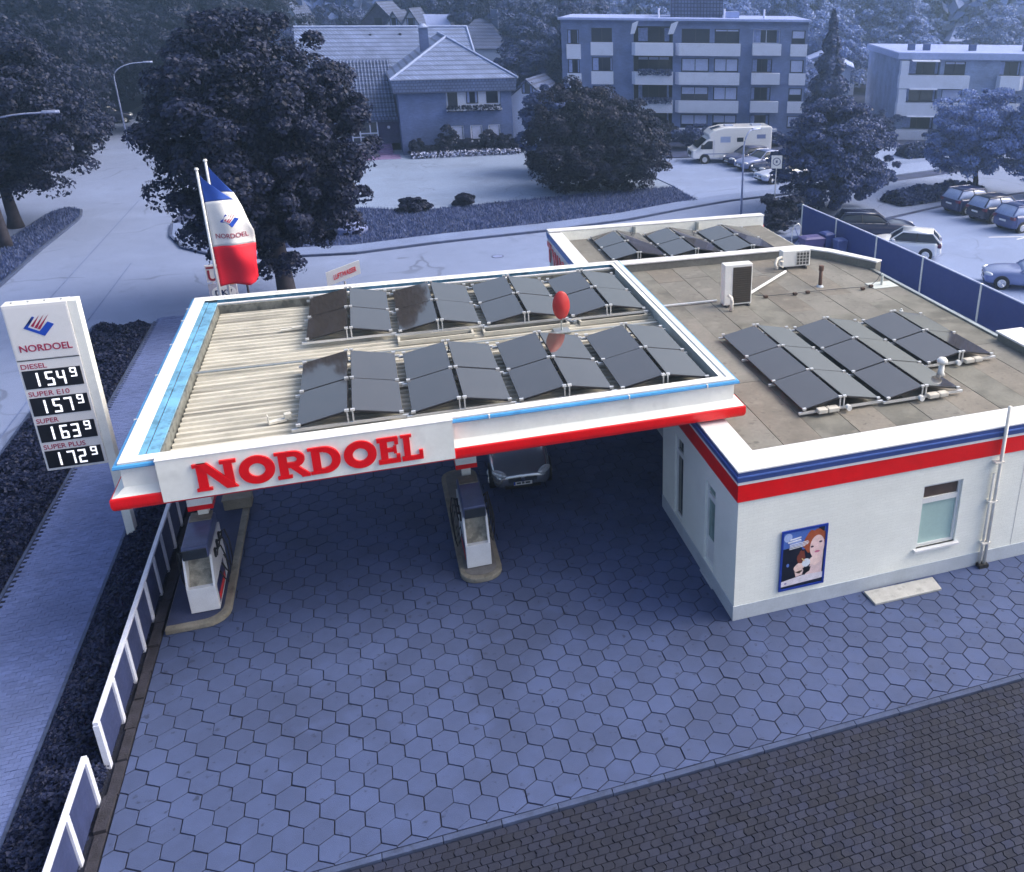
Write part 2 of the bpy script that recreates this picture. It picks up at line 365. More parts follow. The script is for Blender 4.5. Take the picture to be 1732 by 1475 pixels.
# grass strip island in the main road and the western verge
strip = [(-16.3,14),(-14.15,14),(-14.15,38),(-13.95,45.4),(-14.4,47.6),(-15.2,48.5),(-15.9,47.6),(-16.3,40)]
struct('median_strip', poly_sheet(strip, .06, .12), M_GRASSG)
kk = thing('kerb', 'pale kerb round the grass strip dividing the main road', 'kerb')
kerb_run([strip[1], strip[2], strip[3], strip[4], strip[5], strip[6], strip[7], strip[0]], kk, wdt=.14, step=1.6, side=-1)
struct('west_verge', poly_sheet([(-70,-30),(-25,-30),(-25,58),(-22,62),(-21,120),(-70,120)], .02, .2), M_GRASSG)

def grass_tufts(name, region, n, h, mt, z=0.05, label=None, clump=0):
    pts = []
    xs = [p[0] for p in region]; ys = [p[1] for p in region]
    def inside(x, y):
        c = False; j = len(region)-1
        for i in range(len(region)):
            xi, yi = region[i]; xj, yj = region[j]
            if (yi > y) != (yj > y) and x < (xj-xi)*(y-yi)/(yj-yi)+xi: c = not c
            j = i
        return c
    while len(pts) < n:
        x, y = random.uniform(min(xs), max(xs)), random.uniform(min(ys), max(ys))
        if inside(x, y): pts.append((x, y))
    P = np.array([(x, y, z) for x, y in pts]); hh = h*RNG.uniform(.5, 1.3, n)
    a = RNG.uniform(0, 2*PI, n); d = np.stack([np.cos(a), np.sin(a), 0*a], 1); wv = np.stack([-np.sin(a), np.cos(a), 0*a], 1)*.035
    tip = P + d*(hh*.5)[:, None] + np.array([0, 0, 1])*hh[:, None]
    V = np.stack([P-wv, P+wv, tip], 1).reshape(-1, 3)
    o = obj(name, np_mesh(name, V, np.arange(3*n).reshape(-1, 3)), mt); o['kind'] = 'stuff'; tag(o, label, 'grass'); return o
grass_tufts('grass', strip, 9000, .16, M_GRASS, label='short dark grass on the strip dividing the main road')
grass_tufts('grass', vi[:-1]+verge_out, 22000, .18, M_GRASS, label='rough dark grass on the verge before the house yard')

# ---- forecourt of hexagon slabs
PH = .5; HEXR = PH/math.sqrt(3)
struct('forecourt', poly_sheet([(-2.42,-5.1),(20.2,-5.1),(20.2,22.5),(-2.42,22.5)], -.018, .08), M_JOINT)
forecourt = bpy.data.objects['forecourt']
hexv = [((.48)/math.sqrt(3)*math.sin(i*PI/3), .48/math.sqrt(3)*math.cos(i*PI/3)) for i in range(6)][::-1]
def hex_mb(mb, cx, cy, z, clip=None, tilt=(0, 0)):
    p = [(cx+x, cy+y) for x, y in hexv]
    if clip:
        x0, x1, y0, y1 = clip
        for f_, k_ in ((lambda q: q[0]-x0, 0), (lambda q: x1-q[0], 0), (lambda q: q[1]-y0, 0), (lambda q: y1-q[1], 0)):
            o_ = []
            for i in range(len(p)):
                a, b = p[i], p[(i+1) % len(p)]; fa, fb = f_(a), f_(b)
                if fa >= 0: o_.append(a)
                if fa*fb < 0: t = fa/(fa-fb); o_.append((a[0]+(b[0]-a[0])*t, a[1]+(b[1]-a[1])*t))
            p = o_
            if len(p) < 3: return False
    n = len(mb.v); k = len(p); mx = sum(q[0] for q in p)/k; my = sum(q[1] for q in p)/k
    mb.v += [(x, y, -.02) for x, y in p] + [(x, y, z-.004+tilt[0]*(x-cx)+tilt[1]*(y-cy)) for x, y in p] + [(mx+(x-mx)*.985, my+(y-my)*.985, z+tilt[0]*(x-cx)+tilt[1]*(y-cy)) for x, y in p]
    mb.f += [(n+i, n+(i+1) % k, n+k+(i+1) % k, n+k+i) for i in range(k)] + [(n+k+i, n+k+(i+1) % k, n+2*k+(i+1) % k, n+2*k+i) for i in range(k)]
    mb.f.append(tuple(n+2*k+i for i in range(k))); return True
CLIP = (-2.4, 20.2, -5.08, 22.4)
solid = [(10.2, 21, -1.26, 3.2), (11.5, 21, 3.1, 13.8), (10.4, 20.2, 13.2, 18.7)]
cells = []
sl_m = MB(); hex_mb(sl_m, 0, 0, .0); slab_me = sl_m.mesh('slab'); slab_me.materials.append(M_HEX)
for r in range(-14, 55):
    for c in range(-8, 46):
        # lattice measured from the photograph: u = i + j/2, v = -j*sqrt(3)/2 in units of 0.5 m
        x = (c + (r % 2)*.5)*PH; y = r*PH*math.sqrt(3)/2
        if x < CLIP[0]-.3 or x > CLIP[1]+.3 or y < CLIP[2]-.3 or y > CLIP[3]+.3: continue
        if any(a < x < b and cc < y < d for a, b, cc, d in solid): continue
        cells.append((x, y))
cells.sort(key=lambda p: (p[0]-CAM[0])**2+(p[1]-CAM[1])**2)
singles = 0; rest = MB()
for x, y in cells:
    whole = CLIP[0]+.29 < x < CLIP[1]-.29 and CLIP[2]+.29 < y < CLIP[3]-.29
    t = (random.gauss(0, .008), random.gauss(0, .008)); dz = random.gauss(0, .0025); x += random.gauss(0, .0025); y += random.gauss(0, .0025)
    if singles < 300 and -2.4 < x < 15.5 and whole:
        o = bpy.data.objects.new('slab', slab_me); COL.objects.link(o); o.parent = forecourt
        o.location = (x, y, dz); o.rotation_euler = (t[1], -t[0], random.gauss(0, .008)); singles += 1
    else:
        hex_mb(rest, x, y, dz, None if whole else CLIP, t)
obj('slab_field', rest, M_HEX, forecourt, kind='stuff')

# ---- south kerb and the road of small zig-zag blocks
sk = thing('kerb', 'flush dark kerb line along the south edge of the forecourt', 'kerb')
for i in range(-3, 24):
    obj('kerb_stone', MB().box(i+.006, i+.994, -5.22, -5.105, -.12, .012+random.uniform(-.004, .004)), M_KERB, sk, bevel=.008)
blk = struct('block_road', poly_sheet([(-2.4,-14),(26,-14),(26,-5.24),(-2.4,-5.24)], -.055, .06), M_JOINT)
BW, BH = .2, .15
def block_pts(cx, cy, s=.94):
    w2, h2 = BW/2*s, BH/2*s; d = .014*(1 if int(round((-5.24-cy)/BH-.55)) % 2 else -1)
    return [(cx-w2+d, cy-h2), (cx+w2+d, cy-h2), (cx+w2-d, cy), (cx+w2+d, cy+h2), (cx-w2+d, cy+h2), (cx-w2-d, cy)]
def block_mb(mb, cx, cy, z):
    p = block_pts(cx, cy); q = block_pts(cx, cy, .89); n = len(mb.v); k = 6
    mb.v += [(x, y, -.07) for x, y in p] + [(x, y, z-.008) for x, y in p] + [(x, y, z) for x, y in q]
    mb.f += [(n+i, n+(i+1) % k, n+k+(i+1) % k, n+k+i) for i in range(k)] + [(n+k+i, n+k+(i+1) % k, n+2*k+(i+1) % k, n+2*k+i) for i in range(k)]
    mb.f.append(tuple(n+2*k+i for i in range(k)))
block_me = []
for par in (0, 1):
    bm_ = MB(); cy_ = -5.24-BH*(par+.55); block_mb(bm_, 0, cy_, -.03); bm_.v = [(a, b-cy_, c) for a, b, c in bm_.v]
    me_ = bm_.mesh('paving_block'); me_.materials.append(M_BLOCK); block_me.append(me_)
bl = []
for j in range(0, 30):
    y = -5.24-BH*(j+.55)
    for i in range(0, 106):
        x = -2.25 + BW*(i+.5*(j % 2))
        if x < 18.6: bl.append((x, y))
bl.sort(key=lambda p: (p[0]-CAM[0]-4)**2*.12+(p[1]+6.2)**2)
rest = MB()
for i, (x, y) in enumerate(bl):
    dz = random.gauss(0, .003)
    if i < 300:
        o = bpy.data.objects.new('paving_block', block_me[int(round((-5.24-y)/BH-.55)) % 2]); COL.objects.link(o); o.parent = blk
        o.location = (x, y, dz); o.rotation_euler = (random.gauss(0, .012), random.gauss(0, .012), random.gauss(0, .02))
    else: block_mb(rest, x, y, -.03+dz)
obj('block_field', rest, M_BLOCK, blk, kind='stuff')

# ---- western walkway of small rectangular blocks
wk = struct('walkway', poly_sheet([(-6.2,-14),(-4.1,-14),(-4.1,24.2),(-6.2,24.2)], -.02, .08), M_JOINT)
rest = MB()
for j in range(0, 320):
    y = -7.5+j*.1
    for i in range(11):
        x = -6.2+(i+(.5 if j % 2 else 0))*.2
        x1 = min(x+.194, -4.105)
        if x1-x < .04: continue
        dz = random.gauss(0, .0025)
        rest.box(x, x1, y, y+.094, -.03, .0+dz)
obj('block_field', rest, M_WALK, wk, kind='stuff')
for xk, lab in ((-6.28,'kerb edging between the walkway and the roadside hedge'), (-4.09,'kerb edging between the walkway and the planted bed')):
    t_ = thing('kerb', lab, 'kerb')
    for i in range(-7, 24):
        obj('kerb_stone', MB().box(xk, xk+.07, i+.005, i+.995, -.1, .03+random.uniform(-.004, .004)), M_KERB, t_)
t_ = thing('kerb', 'kerb edging between the main road and the roadside hedge', 'kerb')
for i in range(-4, 24):
    obj('kerb_stone', MB().box(-8.56, -8.44, i+.005, i+.995, -.1, .09+random.uniform(-.004, .004)), M_KERB, t_)
struct('planting_bed', poly_sheet([(-4.0,-14),(-2.43,-14),(-2.43,23.5),(-4.0,23.5)], -.025, .1), mat('bed_soil', lin(20,25,44), .95, var=.4, scale=5, bump=.8, bscale=30))
struct('hedge_bed', poly_sheet([(-8.42,-14),(-6.3,-14),(-6.3,23.6),(-8.42,23.6)], -.02, .1), MATS['bed_soil'])
# ragged old kerb edge between bed and slabs
t_ = thing('kerb', 'broken dark kerb along the west edge of the forecourt', 'kerb')
for i in range(-9, 16):
    obj('kerb_stone', MB().box(-2.62+random.uniform(-.03, .03), -2.43, i*.8+.01, i*.8+.78, -.1, .05+random.uniform(-.03, .02)), mat('old_kerb', lin(44,44,56), .95, var=.35, scale=5, bump=.9, bscale=30), t_, rot=(0, 0, random.uniform(-.004, .004)))

def ground_cover(name, x0, x1, y0, y1, h, n, label, cat, m, rounded=True, leaf=.12, rz=0, loc=(0, 0, 0)):
    x = RNG.uniform(x0, x1, n); y = RNG.uniform(y0, y1, n)
    e = np.minimum(np.minimum(x-x0, x1-x), np.minimum(y-y0, y1-y)); wx = min(.45, (x1-x0)/2)
    edge = np.sqrt(np.clip(e/wx, 0, 1)) if rounded else 1
    bumpy = .68+.22*np.sin(x*3.1+np.sin(y*1.7)*2)*np.sin(y*2.3+x)+.14*np.sin(x*9.7+y*3.1)*np.sin(y*7.9-x*4)
    z = h*edge*bumpy*RNG.uniform(.45, 1.05, n)**.6
    P = np.stack([x, y, z], 1); Nn = np.tile(np.array([0, 0, 1.0]), (n, 1))
    o = obj(name, leaves(name, P, Nn, leaf, .8), m, loc=loc, rot=(0, 0, rz)); o['kind'] = 'stuff'; tag(o, label, cat); return o
ground_cover('ground_cover', -3.98, -2.72, -8, 12, .42, 50000, 'low dark ground cover in the bed behind the white railing', 'plants', M_HEDGE, leaf=.065)
ground_cover('hedge', -8.4, -6.32, -4, 23.5, .6, 80000, 'low clipped dark hedge along the main road', 'hedge', M_HEDGE, leaf=.085)

# ------------------------------------------------------------------ shop building
shop = thing('shop_building', 'white flat-roofed filling station shop with blue and red fascia', 'building', (9.89, -1.58, 0))
X0, Y0 = 9.89, -1.58
def grid_wall(mb, a0, a1, z0, z1, holes, put, depth=.12):
    """wall sheet with real openings; put(a, z, d) gives the 3-D point, d = depth behind the face"""
    A = sorted({a0, a1, *[h[0] for h in holes], *[h[1] for h in holes]}); Z = sorted({z0, z1, *[h[2] for h in holes], *[h[3] for h in holes]})
    for i in range(len(A)-1):
        for j in range(len(Z)-1):
            ca, cz = (A[i]+A[i+1])/2, (Z[j]+Z[j+1])/2
            if any(h[0] < ca < h[1] and h[2] < cz < h[3] for h in holes): continue
            mb.quad(put(A[i], Z[j], 0), put(A[i+1], Z[j], 0), put(A[i+1], Z[j+1], 0), put(A[i], Z[j+1], 0))
    for h in holes:
        q = [(h[0], h[2]), (h[1], h[2]), (h[1], h[3]), (h[0], h[3])]
        for k in range(4):
            a, b = q[k], q[(k+1) % 4]
            mb.quad(put(*b, 0), put(*a, 0), put(*a, depth), put(*b, depth))
SP = lambda a, z, d: (a, d, z)                       # south face, local to the shop
WP = lambda a, z, d: (d, a, z)
mb = MB(); grid_wall(mb, 0, 12, .39, 3.2, [(4.79, 5.9, .9, 2.66)], SP, .16); mb.quad((12,0,.39),(12,9,.39),(12,9,3.2),(12,0,3.2))
obj('wall', mb, M_WALL, shop)
mb = MB(); grid_wall(mb, 0, 5.08, .39, 3.2, [(1.28, 1.92, .42, 2.66), (3.46, 4.12, .4, 2.8)], WP, .14)
mb.quad((0,5.08,.0),(1.3,5.08,.0),(1.3,5.08,3.6),(0,5.08,3.6)); obj('wall', mb, M_WALL, shop)
obj('plinth', MB().prism([(-.02,-.02),(12,-.02),(12,.1),(.1,.1),(.1,5.06),(-.02,5.06)], 0, .39), M_PLINTH, shop)
# fascia bands, coping
def band(name, z0, z1, out, m):
    obj(name, MB().prism([(-out,-out),(12,-out),(12,.02),(.02,.02),(.02,15.0),(-out,15.0)], z0, z1), m, shop)
band('red_band', 3.18, 3.615, .035, M_RED); band('white_line', 3.616, 3.69, .05, M_COPING)
band('blue_band', 3.691, 3.80, .06, M_BLUE); band('blue_rib', 3.801, 3.835, .075, mat('navy_rib', lin(84,112,185), .35)); band('blue_band', 3.836, 3.925, .055, M_BLUE)
cp = [(-.065,-.065),(12,-.065),(12,.72),(.62,.72),(.62,15.0),(-.065,15.0)]
obj('coping', MB().prism(cp, 3.926, 3.97), M_COPING, shop, bevel=.01)
obj('parapet', MB().prism([(.03,.03),(11.99,.03),(11.99,.7),(.6,.7),(.6,14.9),(.03,14.9)], 3.2, 3.925), M_BITUMD, shop)
for q in (2.9, 5.9, 8.9):
    obj('coping_joint', MB().box(q, q+.05, -.067, .722, 3.95, 3.974), M_COPING, shop)
M_BITUM2 = mat('bitumen_brown', lin(118,113,106), .85, var=.14, scale=1.0, bump=.4, bscale=60, stain=[(.6,.7,.5,.66),(3,1.15,.54,.7),(6,.6,.6,.72)], piece=.1)
M_BITUM3 = mat('bitumen_worn', lin(110,109,103), .85, var=.16, scale=1.3, bump=.4, bscale=60, stain=[(.8,.65,.48,.62),(2.6,1.2,.54,.7)], piece=.12)
# roof deck of overlapping bitumen sheets
obj('roof_deck', MB().box(.5, 11.0, .6, 15.05, 3.5, 3.66), M_BITUMD, shop)
for i in range(10):
    y = .72; k = 0
    while y < 15.0:
        L_ = min(random.uniform(3.5, 5.2), 15.03-y)
        if 15.03-y-L_ < 1: L_ = 15.03-y
        a = .62+i*1.02; zz = 3.68 + .006*(i % 2) + .004*(k % 2)
        obj('roof_sheet', MB().box(a+.007, min(a+1.013, 10.95), y+.006, y+L_-.006, 3.64, zz), random.choice((M_BITUM, M_BITUM, M_BITUM2, M_BITUM3)), shop); y += L_; k += 1
obj('sheet_edge', MB().box(10.84, 10.98, 5.3, 12.6, 3.5, 3.74), M_ZINC, shop)
# low wall to the wash hall and its kinked end
wl = [(.62, 15.05), (9.2, 15.05), (9.93, 14.25), (10.75, 12.95), (11.0, 12.5), (11.32, 12.65), (10.2, 14.6), (9.35, 15.45), (.62, 15.45)]
obj('upstand', MB().prism([(p[0]*.999, p[1]) for p in wl], 3.5, 3.97), M_BITUMD, shop)
obj('coping', MB().prism([(a+(.0 if a < 9 else .02), b-.05 if b < 15.2 and a < 9.5 else b) for a, b in wl], 3.971, 4.03), M_COPING, shop, bevel=.012)
obj('parapet', MB().box(10.75, 11.6, -.0, 5.15, 3.2, 3.9), M_BITUMD, shop)
obj('coping', MB().box(10.7, 11.66, .725, 5.22, 3.92, 3.98), M_COPING, shop, bevel=.01)
# recessed shop front below the canopy
mb = MB(); holes = [(5.6+i*1.9, 7.3+i*1.9, .5, 2.7) for i in range(4)]
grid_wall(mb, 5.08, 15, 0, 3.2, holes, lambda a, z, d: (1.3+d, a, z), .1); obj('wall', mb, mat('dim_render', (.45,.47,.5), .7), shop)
obj('soffit', MB().box(.0, 1.3, 5.1, 15, 3.1, 3.17), M_WHITE, shop)
for h in holes:
    w_ = obj('window', MB().box(1.36, 1.4, h[0], h[1], h[2], h[3]), M_GLASS, shop)
    fr = MB(); 
    for a, b in ((h[0], h[0]+.06), (h[1]-.06, h[1]), ((h[0]+h[1])/2-.03, (h[0]+h[1])/2+.03)): fr.box(1.33, 1.358, a, b, h[2], h[3])
    obj('frame', fr, M_PLASTIC, w_)
def framed(parent, put_box, a0, a1, z0, z1, tr, glass_lo, glass_hi, name='window', sill=True, lowpanel=None):
    """window or door with frame bars, transom light and panes; put_box(mb,a0,a1,d0,d1,z0,z1)"""
    f = MB(); t = .07
    put_box(f, a0, a0+t, .06, .13, z0, z1); put_box(f, a1-t, a1, .06, .13, z0, z1)
    put_box(f, a0+t, a1-t, .06, .13, z1-t, z1); put_box(f, a0+t, a1-t, .06, .13, z0, z0+t); put_box(f, a0+t, a1-t, .055, .13, tr-.07, tr+.07)
    if lowpanel: put_box(f, a0+t, a1-t, .075, .13, z0+t, lowpanel)
    o = obj(name, f, M_PLASTIC, parent)
    g = MB(); put_box(g, a0+t, a1-t, .1, .11, (lowpanel or z0+t), tr-.07); obj('pane', g, glass_lo, o)
    g = MB(); put_box(g, a0+t, a1-t, .1, .11, tr+.07, z1-t); obj('pane', g, glass_hi, o)
    if sill: g = MB(); put_box(g, a0-.08, a1+.08, -.1, .06, z0-.06, z0); obj('sill', g, M_COPING, o, bevel=.008)
    return o
SB = lambda m_, a0, a1, d0, d1, z0, z1: m_.box(a0, a1, d0, d1, z0, z1)
WB = lambda m_, a0, a1, d0, d1, z0, z1: m_.box(d0, d1, a0, a1, z0, z1)
framed(shop, SB, 4.79, 5.9, .9, 2.66, 2.2, M_FROST, mat('brown_glass', lin(84,70,62), .15))
framed(shop, WB, 1.28, 1.92, .42, 2.66, 2.3, mat('greenish_glass', lin(120,146,142), .12, var=.25, scale=2), MATS['greenish_glass'], name='door', sill=False, lowpanel=1.1)
framed(shop, WB, 3.46, 4.12, .4, 2.8, 2.32, M_GLASS, M_GLASS, name='door', sill=False)
obj('threshold', MB().box(-.06, 0, 1.2, 2.0, .0, .03), M_PLINTH, shop)
dp = obj('rain_pipe', MB().tube([(6.83,-.11,.1),(6.83,-.11,4.5)], .045, 10), mat('cream_pipe', lin(226,222,214), .45), shop, smooth=True)
obj('rain_pipe', MB().tube([(6.72,-.08,.05),(6.72,-.08,2.7)], .035, 10), MATS['cream_pipe'], shop, smooth=True)
for z in (.7, 1.9, 3.0): obj('pipe_bracket', MB().box(6.66, 6.9, -.16, -.002, z, z+.04), MATS['cream_pipe'], dp)
obj('pipe_shoe', MB().box(6.65, 6.92, -.2, -.03, .0, .1), M_BLACK, dp)
obj('wall_joint', MB().box(7.66, 7.68, -.004, .0, .39, 3.18), mat('grey_joint', (.5,.5,.5), .8), shop)
obj('wall_lamp', MB().disc((-.1, 4.6, 2.9), .09, 'x', 16, thick=.18), M_PLASTIC, shop, smooth=True)
# ramp slab before the wall, poster
tag(obj('ramp_slab', MB().prism([(13.27,-1.68),(13.29,-2.17),(15.13,-2.18),(15.18,-1.72)][::-1], .0, .06), mat('ramp_metal', lin(176,176,174), .5, var=.12, scale=4, stain=[(6,.75,.55,.7)]), bevel=.01), 'pale flat ramp slab lying on the slabs at the foot of the shop wall', 'slab')
pst = thing('poster', 'blue framed advertising poster of a red-haired woman with a cup', 'poster', (10.99, -1.6, .55))
pw, ph = 1.17, 1.64
fr = MB().box(0,.05,-.03,0,0,ph).box(pw-.05,pw,-.03,0,0,ph).box(.05,pw-.05,-.03,0,0,.05).box(.05,pw-.05,-.03,0,ph-.05,ph)
obj('frame', fr, mat('poster_frame', lin(16,52,150), .4), pst)
def shape(name, pts, d, col, rough=.35):
    return obj(name, MB().prism([(x*pw, z*ph) for x, z in pts][::-1], -.012-d*.0012-.0008, -.012-d*.0012, 'y'), mat('print_%d_%d_%d' % col, lin(*col), rough, var=.1, scale=9), pst)
def ell(cx, cz, rx, rz, n=22, a0=0, wob=0.): return [(cx+rx*(1+wob*math.sin(5*i))*math.cos(a0+2*PI*i/n), cz+rz*(1+wob*math.cos(4*i))*math.sin(a0+2*PI*i/n)) for i in range(n)]
obj('backing', MB().box(.04, pw-.04, -.012, 0, .04, ph-.04), mat('poster_back', lin(20,26,48), .35, var=.3, scale=4), pst)
shape('print', [(.04,.62),(.96,.66),(.96,.97),(.04,.97)], 1, (78,112,190)); shape('print', ell(.14,.88,.09,.07), 2, (170,190,235)); shape('print', ell(.3,.8,.14,.05), 2, (150,170,225))
shape('print', [(.04,.12),(.4,.12),(.5,.6),(.42,.72),(.04,.7)], 2, (16,20,38)); shape('print', ell(.17,.42,.03,.03), 3, (90,120,200)); shape('print', [(.8,.86),(.93,.88),(.93,.97),(.8,.96)], 2, (20,20,26))
shape('print', ell(.74,.74,.26,.2,26,wob=.09), 3, (166,84,48)); shape('print', ell(.46,.5,.09,.13,18,wob=.15), 3, (120,58,40))
shape('print', [(.5,.09),(.93,.12),(.94,.75),(.82,.62),(.72,.44),(.62,.3)], 4, (226,200,200)); shape('print', ell(.79,.65,.16,.19,24), 5, (238,206,202))
shape('print', ell(.68,.66,.035,.016), 6, (70,50,70)); shape('print', ell(.86,.72,.035,.016), 6, (70,50,70)); shape('print', ell(.8,.565,.06,.018), 6, (204,110,140))
shape('print', ell(.42,.34,.11,.085,18,wob=.08), 6, (236,206,196)); shape('print', ell(.76,.42,.14,.08,18,wob=.08), 6, (240,212,204)); shape('print', ell(.57,.41,.09,.07), 7, (214,222,232)); shape('print', [(.46,.49),(.48,.5),(.54,.45),(.52,.44)], 8, (230,200,140))
shape('print', [(.5,.33),(.68,.33),(.66,.26),(.55,.22)], 7, (14,14,20)); shape('print', [(.36,.2),(.5,.22),(.52,.3),(.33,.28)], 6, (232,204,198))
shape('print', [(.04,.07),(.96,.1),(.96,.2),(.5,.21),(.04,.16)], 8, (222,216,226)); shape('print', ell(.14,.12,.025,.015), 9, (150,140,190))
for k, (a, b, z, t) in enumerate([(.18,.42,.83,.022),(.14,.42,.79,.022),(.18,.58,.75,.012),(.18,.6,.727,.012),(.18,.58,.704,.012),(.18,.52,.681,.012)]):
    shape('print', [(a,z),(b,z+.02),(b,z+.02+t),(a,z+t)], 9, (236,238,246))

# ------------------------------------------------------------------ wash hall behind
wash = thing('wash_hall', 'low white car wash hall with red lettering behind the shop', 'building', (10.05, 13.95, 0))
WX, WY = 9.75, 5.15
obj('wall', MB().prism([(0,0),(WX,0),(WX,WY),(0,WY)], 0, 3.55), M_WALL, wash)
obj('roof_deck', MB().box(.3, WX-.1, .1, WY-.3, 3.551, 3.6), M_BITUMD, wash)
for i in range(9):
    obj('roof_sheet', MB().box(.55+i*1.0, 1.54+i*1.0, .2, WY-.4, 3.59, 3.615+.005*(i % 2)), M_BITUM, wash)
ring = MB().box(-.04,.42,-.04,WY+.04,3.4,3.93).box(.42,WX+.04,WY-.36,WY+.04,3.4,4.0)
obj('parapet', ring, M_WHITE, wash)
obj('coping', MB().box(-.06,.5,.0,WY-.37,3.94,3.98).box(-.06,WX+.08,WY-.37,WY+.06,4.01,4.06), M_COPING, wash, bevel=.01)
obj('blue_band', MB().box(-.075,-.045,-.03,WY+.05,3.72,3.93), mat('bright_blue', lin(30,110,190), .4), wash)
obj('blue_band', MB().box(WX+.045,WX+.075,WY-.36,WY+.05,3.7,4.0), M_BLUE, wash); obj('red_band', MB().box(WX+.045,WX+.075,WY-.36,WY+.05,3.35,3.58), M_RED, wash)
for i, x in enumerate((3.6, 6.5)): obj('parapet_bracket', MB().box(x, x+.1, WY-.5, WY-.36, 3.62, 3.99), M_ZINC, wash)
def west_text(body, y0, z0, wdt, h, parent, xoff, bold=.03):
    me = text_mesh(body, wdt, h, .03, bold); n = len(me.vertices); a = np.empty(n*3); me.vertices.foreach_get('co', a); a = a.reshape(-1, 3)
    b = np.stack([xoff+a[:, 1], y0-a[:, 0], z0+a[:, 2]], 1); me.vertices.foreach_set('co', b.ravel()); me.update()
    return obj('lettering', me, M_REDL, parent)
west_text('T', 5.1, 2.75, .75, .82, wash, -.05, .06); west_text('WASCH', 4.2, 2.78, 3.6, .7, wash, -.05, .04)

# ------------------------------------------------------------------ canopy
can = thing('canopy', 'flat white filling station canopy with red and blue fascia and corrugated roof', 'canopy', (4.3, 5.8, 0))
cx0, cx1, cy0, cy1 = -6.4, 6.45, -5.03, 5.1           # local plan of the fascia (centre 4.3, 5.8)
def frame_loft(name, prof, m, sides='SWNE', gap=0):
    """fascia profile [(outset, z)] swept round the plan rectangle with mitred corners"""
    mb = MB(); k = len(prof)
    def P(c, o):
        sx = -1 if c in (0, 3) else 1; sy = -1 if c in (0, 1) else 1
        return ((cx0 if sx < 0 else cx1)+sx*o, (cy0 if sy < 0 else cy1)+sy*o)
    for s, (a, b) in dict(S=(0,1), E=(1,2), N=(2,3), W=(3,0)).items():
        if s not in sides: continue
        for i in range(k-1):
            (o0, z0), (o1, z1) = prof[i], prof[i+1]
            mb.quad((*P(a,o0), z0), (*P(b,o0), z0), (*P(b,o1), z1), (*P(a,o1), z1))
    return obj(name, mb, m, can)
frame_loft('fascia', [(-.3,4.96),(.0,4.96),(.0,4.93),(.0,4.875),(-.02,4.86),(-.02,4.45),(.1,4.36),(.175,4.34),(.06,4.335)][::-1], M_WHITE)
frame_loft('red_bullnose', [(.06,4.338),(.19,4.338),(.205,4.325),(.212,4.29),(.212,4.17),(.2,4.11),(.17,4.065),(.12,4.04),(.06,4.03),(-.3,4.03)][::-1], M_RED)
frame_loft('blue_lip', [(.012,4.955),(.07,4.945),(.085,4.90),(.06,4.872),(.012,4.872)][::-1], M_SKYB)
for x in (-2.5, .65, 3.8, 5.7): obj('lip_joint', MB().box(x, x+.03, cy0-.09, cy0-.01, 4.868, 4.96), M_COPING, can)
for y in (-3, -.6, 1.4, 3.2, 4.2): obj('lip_joint', MB().box(cx0-.09, cx0-.01, y, y+.03, 4.868, 4.96), M_COPING, can)
obj('coping', MB().box(cx0, cx1, cy0, cy0+.16, 4.961, 4.99).box(cx0, cx0+.2, cy0+.16, cy1-.16, 4.961, 4.99).box(cx1-.16, cx1, cy0+.16, cy1-.16, 4.961, 4.99).box(cx0, cx1, cy1-.16, cy1, 4.961, 4.99), M_COPING, can, bevel=.008)
# inner faces, blue gutter, roof sheets
obj('gutter', MB().box(cx0+.2, cx0+.38, cy0+.16, cy1-.2, 4.86, 4.90).box(cx0+.40, cx0+.62, cy0+.16, cy1-.2, 4.84, 4.875), M_GUTTER, can)
obj('gutter', MB().box(cx0+.62, cx1-.16, cy1-.22, cy1-.161, 4.75, 4.94), M_GUTTER, can)
obj('inner_trim', MB().box(cx0+.62, cx1-.2, cy1-.42, cy1-.32, 4.84, 4.87), M_COPING, can)
obj('inner_face', MB().box(cx0+.58, cx0+.66, cy0+.2, cy1-.42, 4.5, 4.839).box(cx0+.66, cx1-.2, cy1-.5, cy1-.43, 4.5, 4.83).box(cx0+.3, cx1-.2, cy0+.162, cy0+.24, 4.5, 4.93), mat('stained_zinc', lin(110,112,108), .7, var=.3, scale=4, stain=[(6,.5,.5,.65)]), can)
obj('inner_face', MB().box(cx1-.24, cx1-.162, cy0+.25, cy1-.5, 4.5, 4.93), mat('pale_zinc', lin(176,188,192), .5, var=.1), can)
def corr_sheet(x0, x1, y0, y1, z):
    mb = MB(); p = .25; n = int((y1-y0)/p); prof = []
    for i in range(n):
        y = y0+i*p; prof += [(y, z), (y+.1, z), (y+.125, z-.07), (y+.225, z-.07)]
    prof.append((y0+n*p, z))
    for (ya, za), (yb, zb) in zip(prof[:-1], prof[1:]): mb.quad((x0,ya,za),(x1,ya,za),(x1,yb,zb),(x0,yb,zb))
    return mb
for i, (ya, yb) in enumerate(((cy0+.22,-2.3),(-2.32,.2),(.18,2.7),(2.68,cy1-.48))):
    for j, (xa, xb) in enumerate(((cx0+.7, -1.6), (-1.62, 2.4), (2.38, cx1-.25))):
        obj('roof_sheet', corr_sheet(xa, xb, ya, yb, 4.62+.006*i+.004*j), M_SHEET, can)
obj('deck', MB().box(cx0+.3, cx1-.3, cy0+.3, cy1-.3, 4.2, 4.52), M_DARKM, can)
obj('soffit', MB().box(cx0+.1, cx1-.1, cy0+.1, cy1-.1, 4.12, 4.19), mat('soffit_white', (.6,.62,.64), .6), can)
obj('cable_tray', MB().tube([(cx0+.6,-.15,4.72),(cx1-.3,-.22,4.72)], .03, 8), M_ZINC, can)
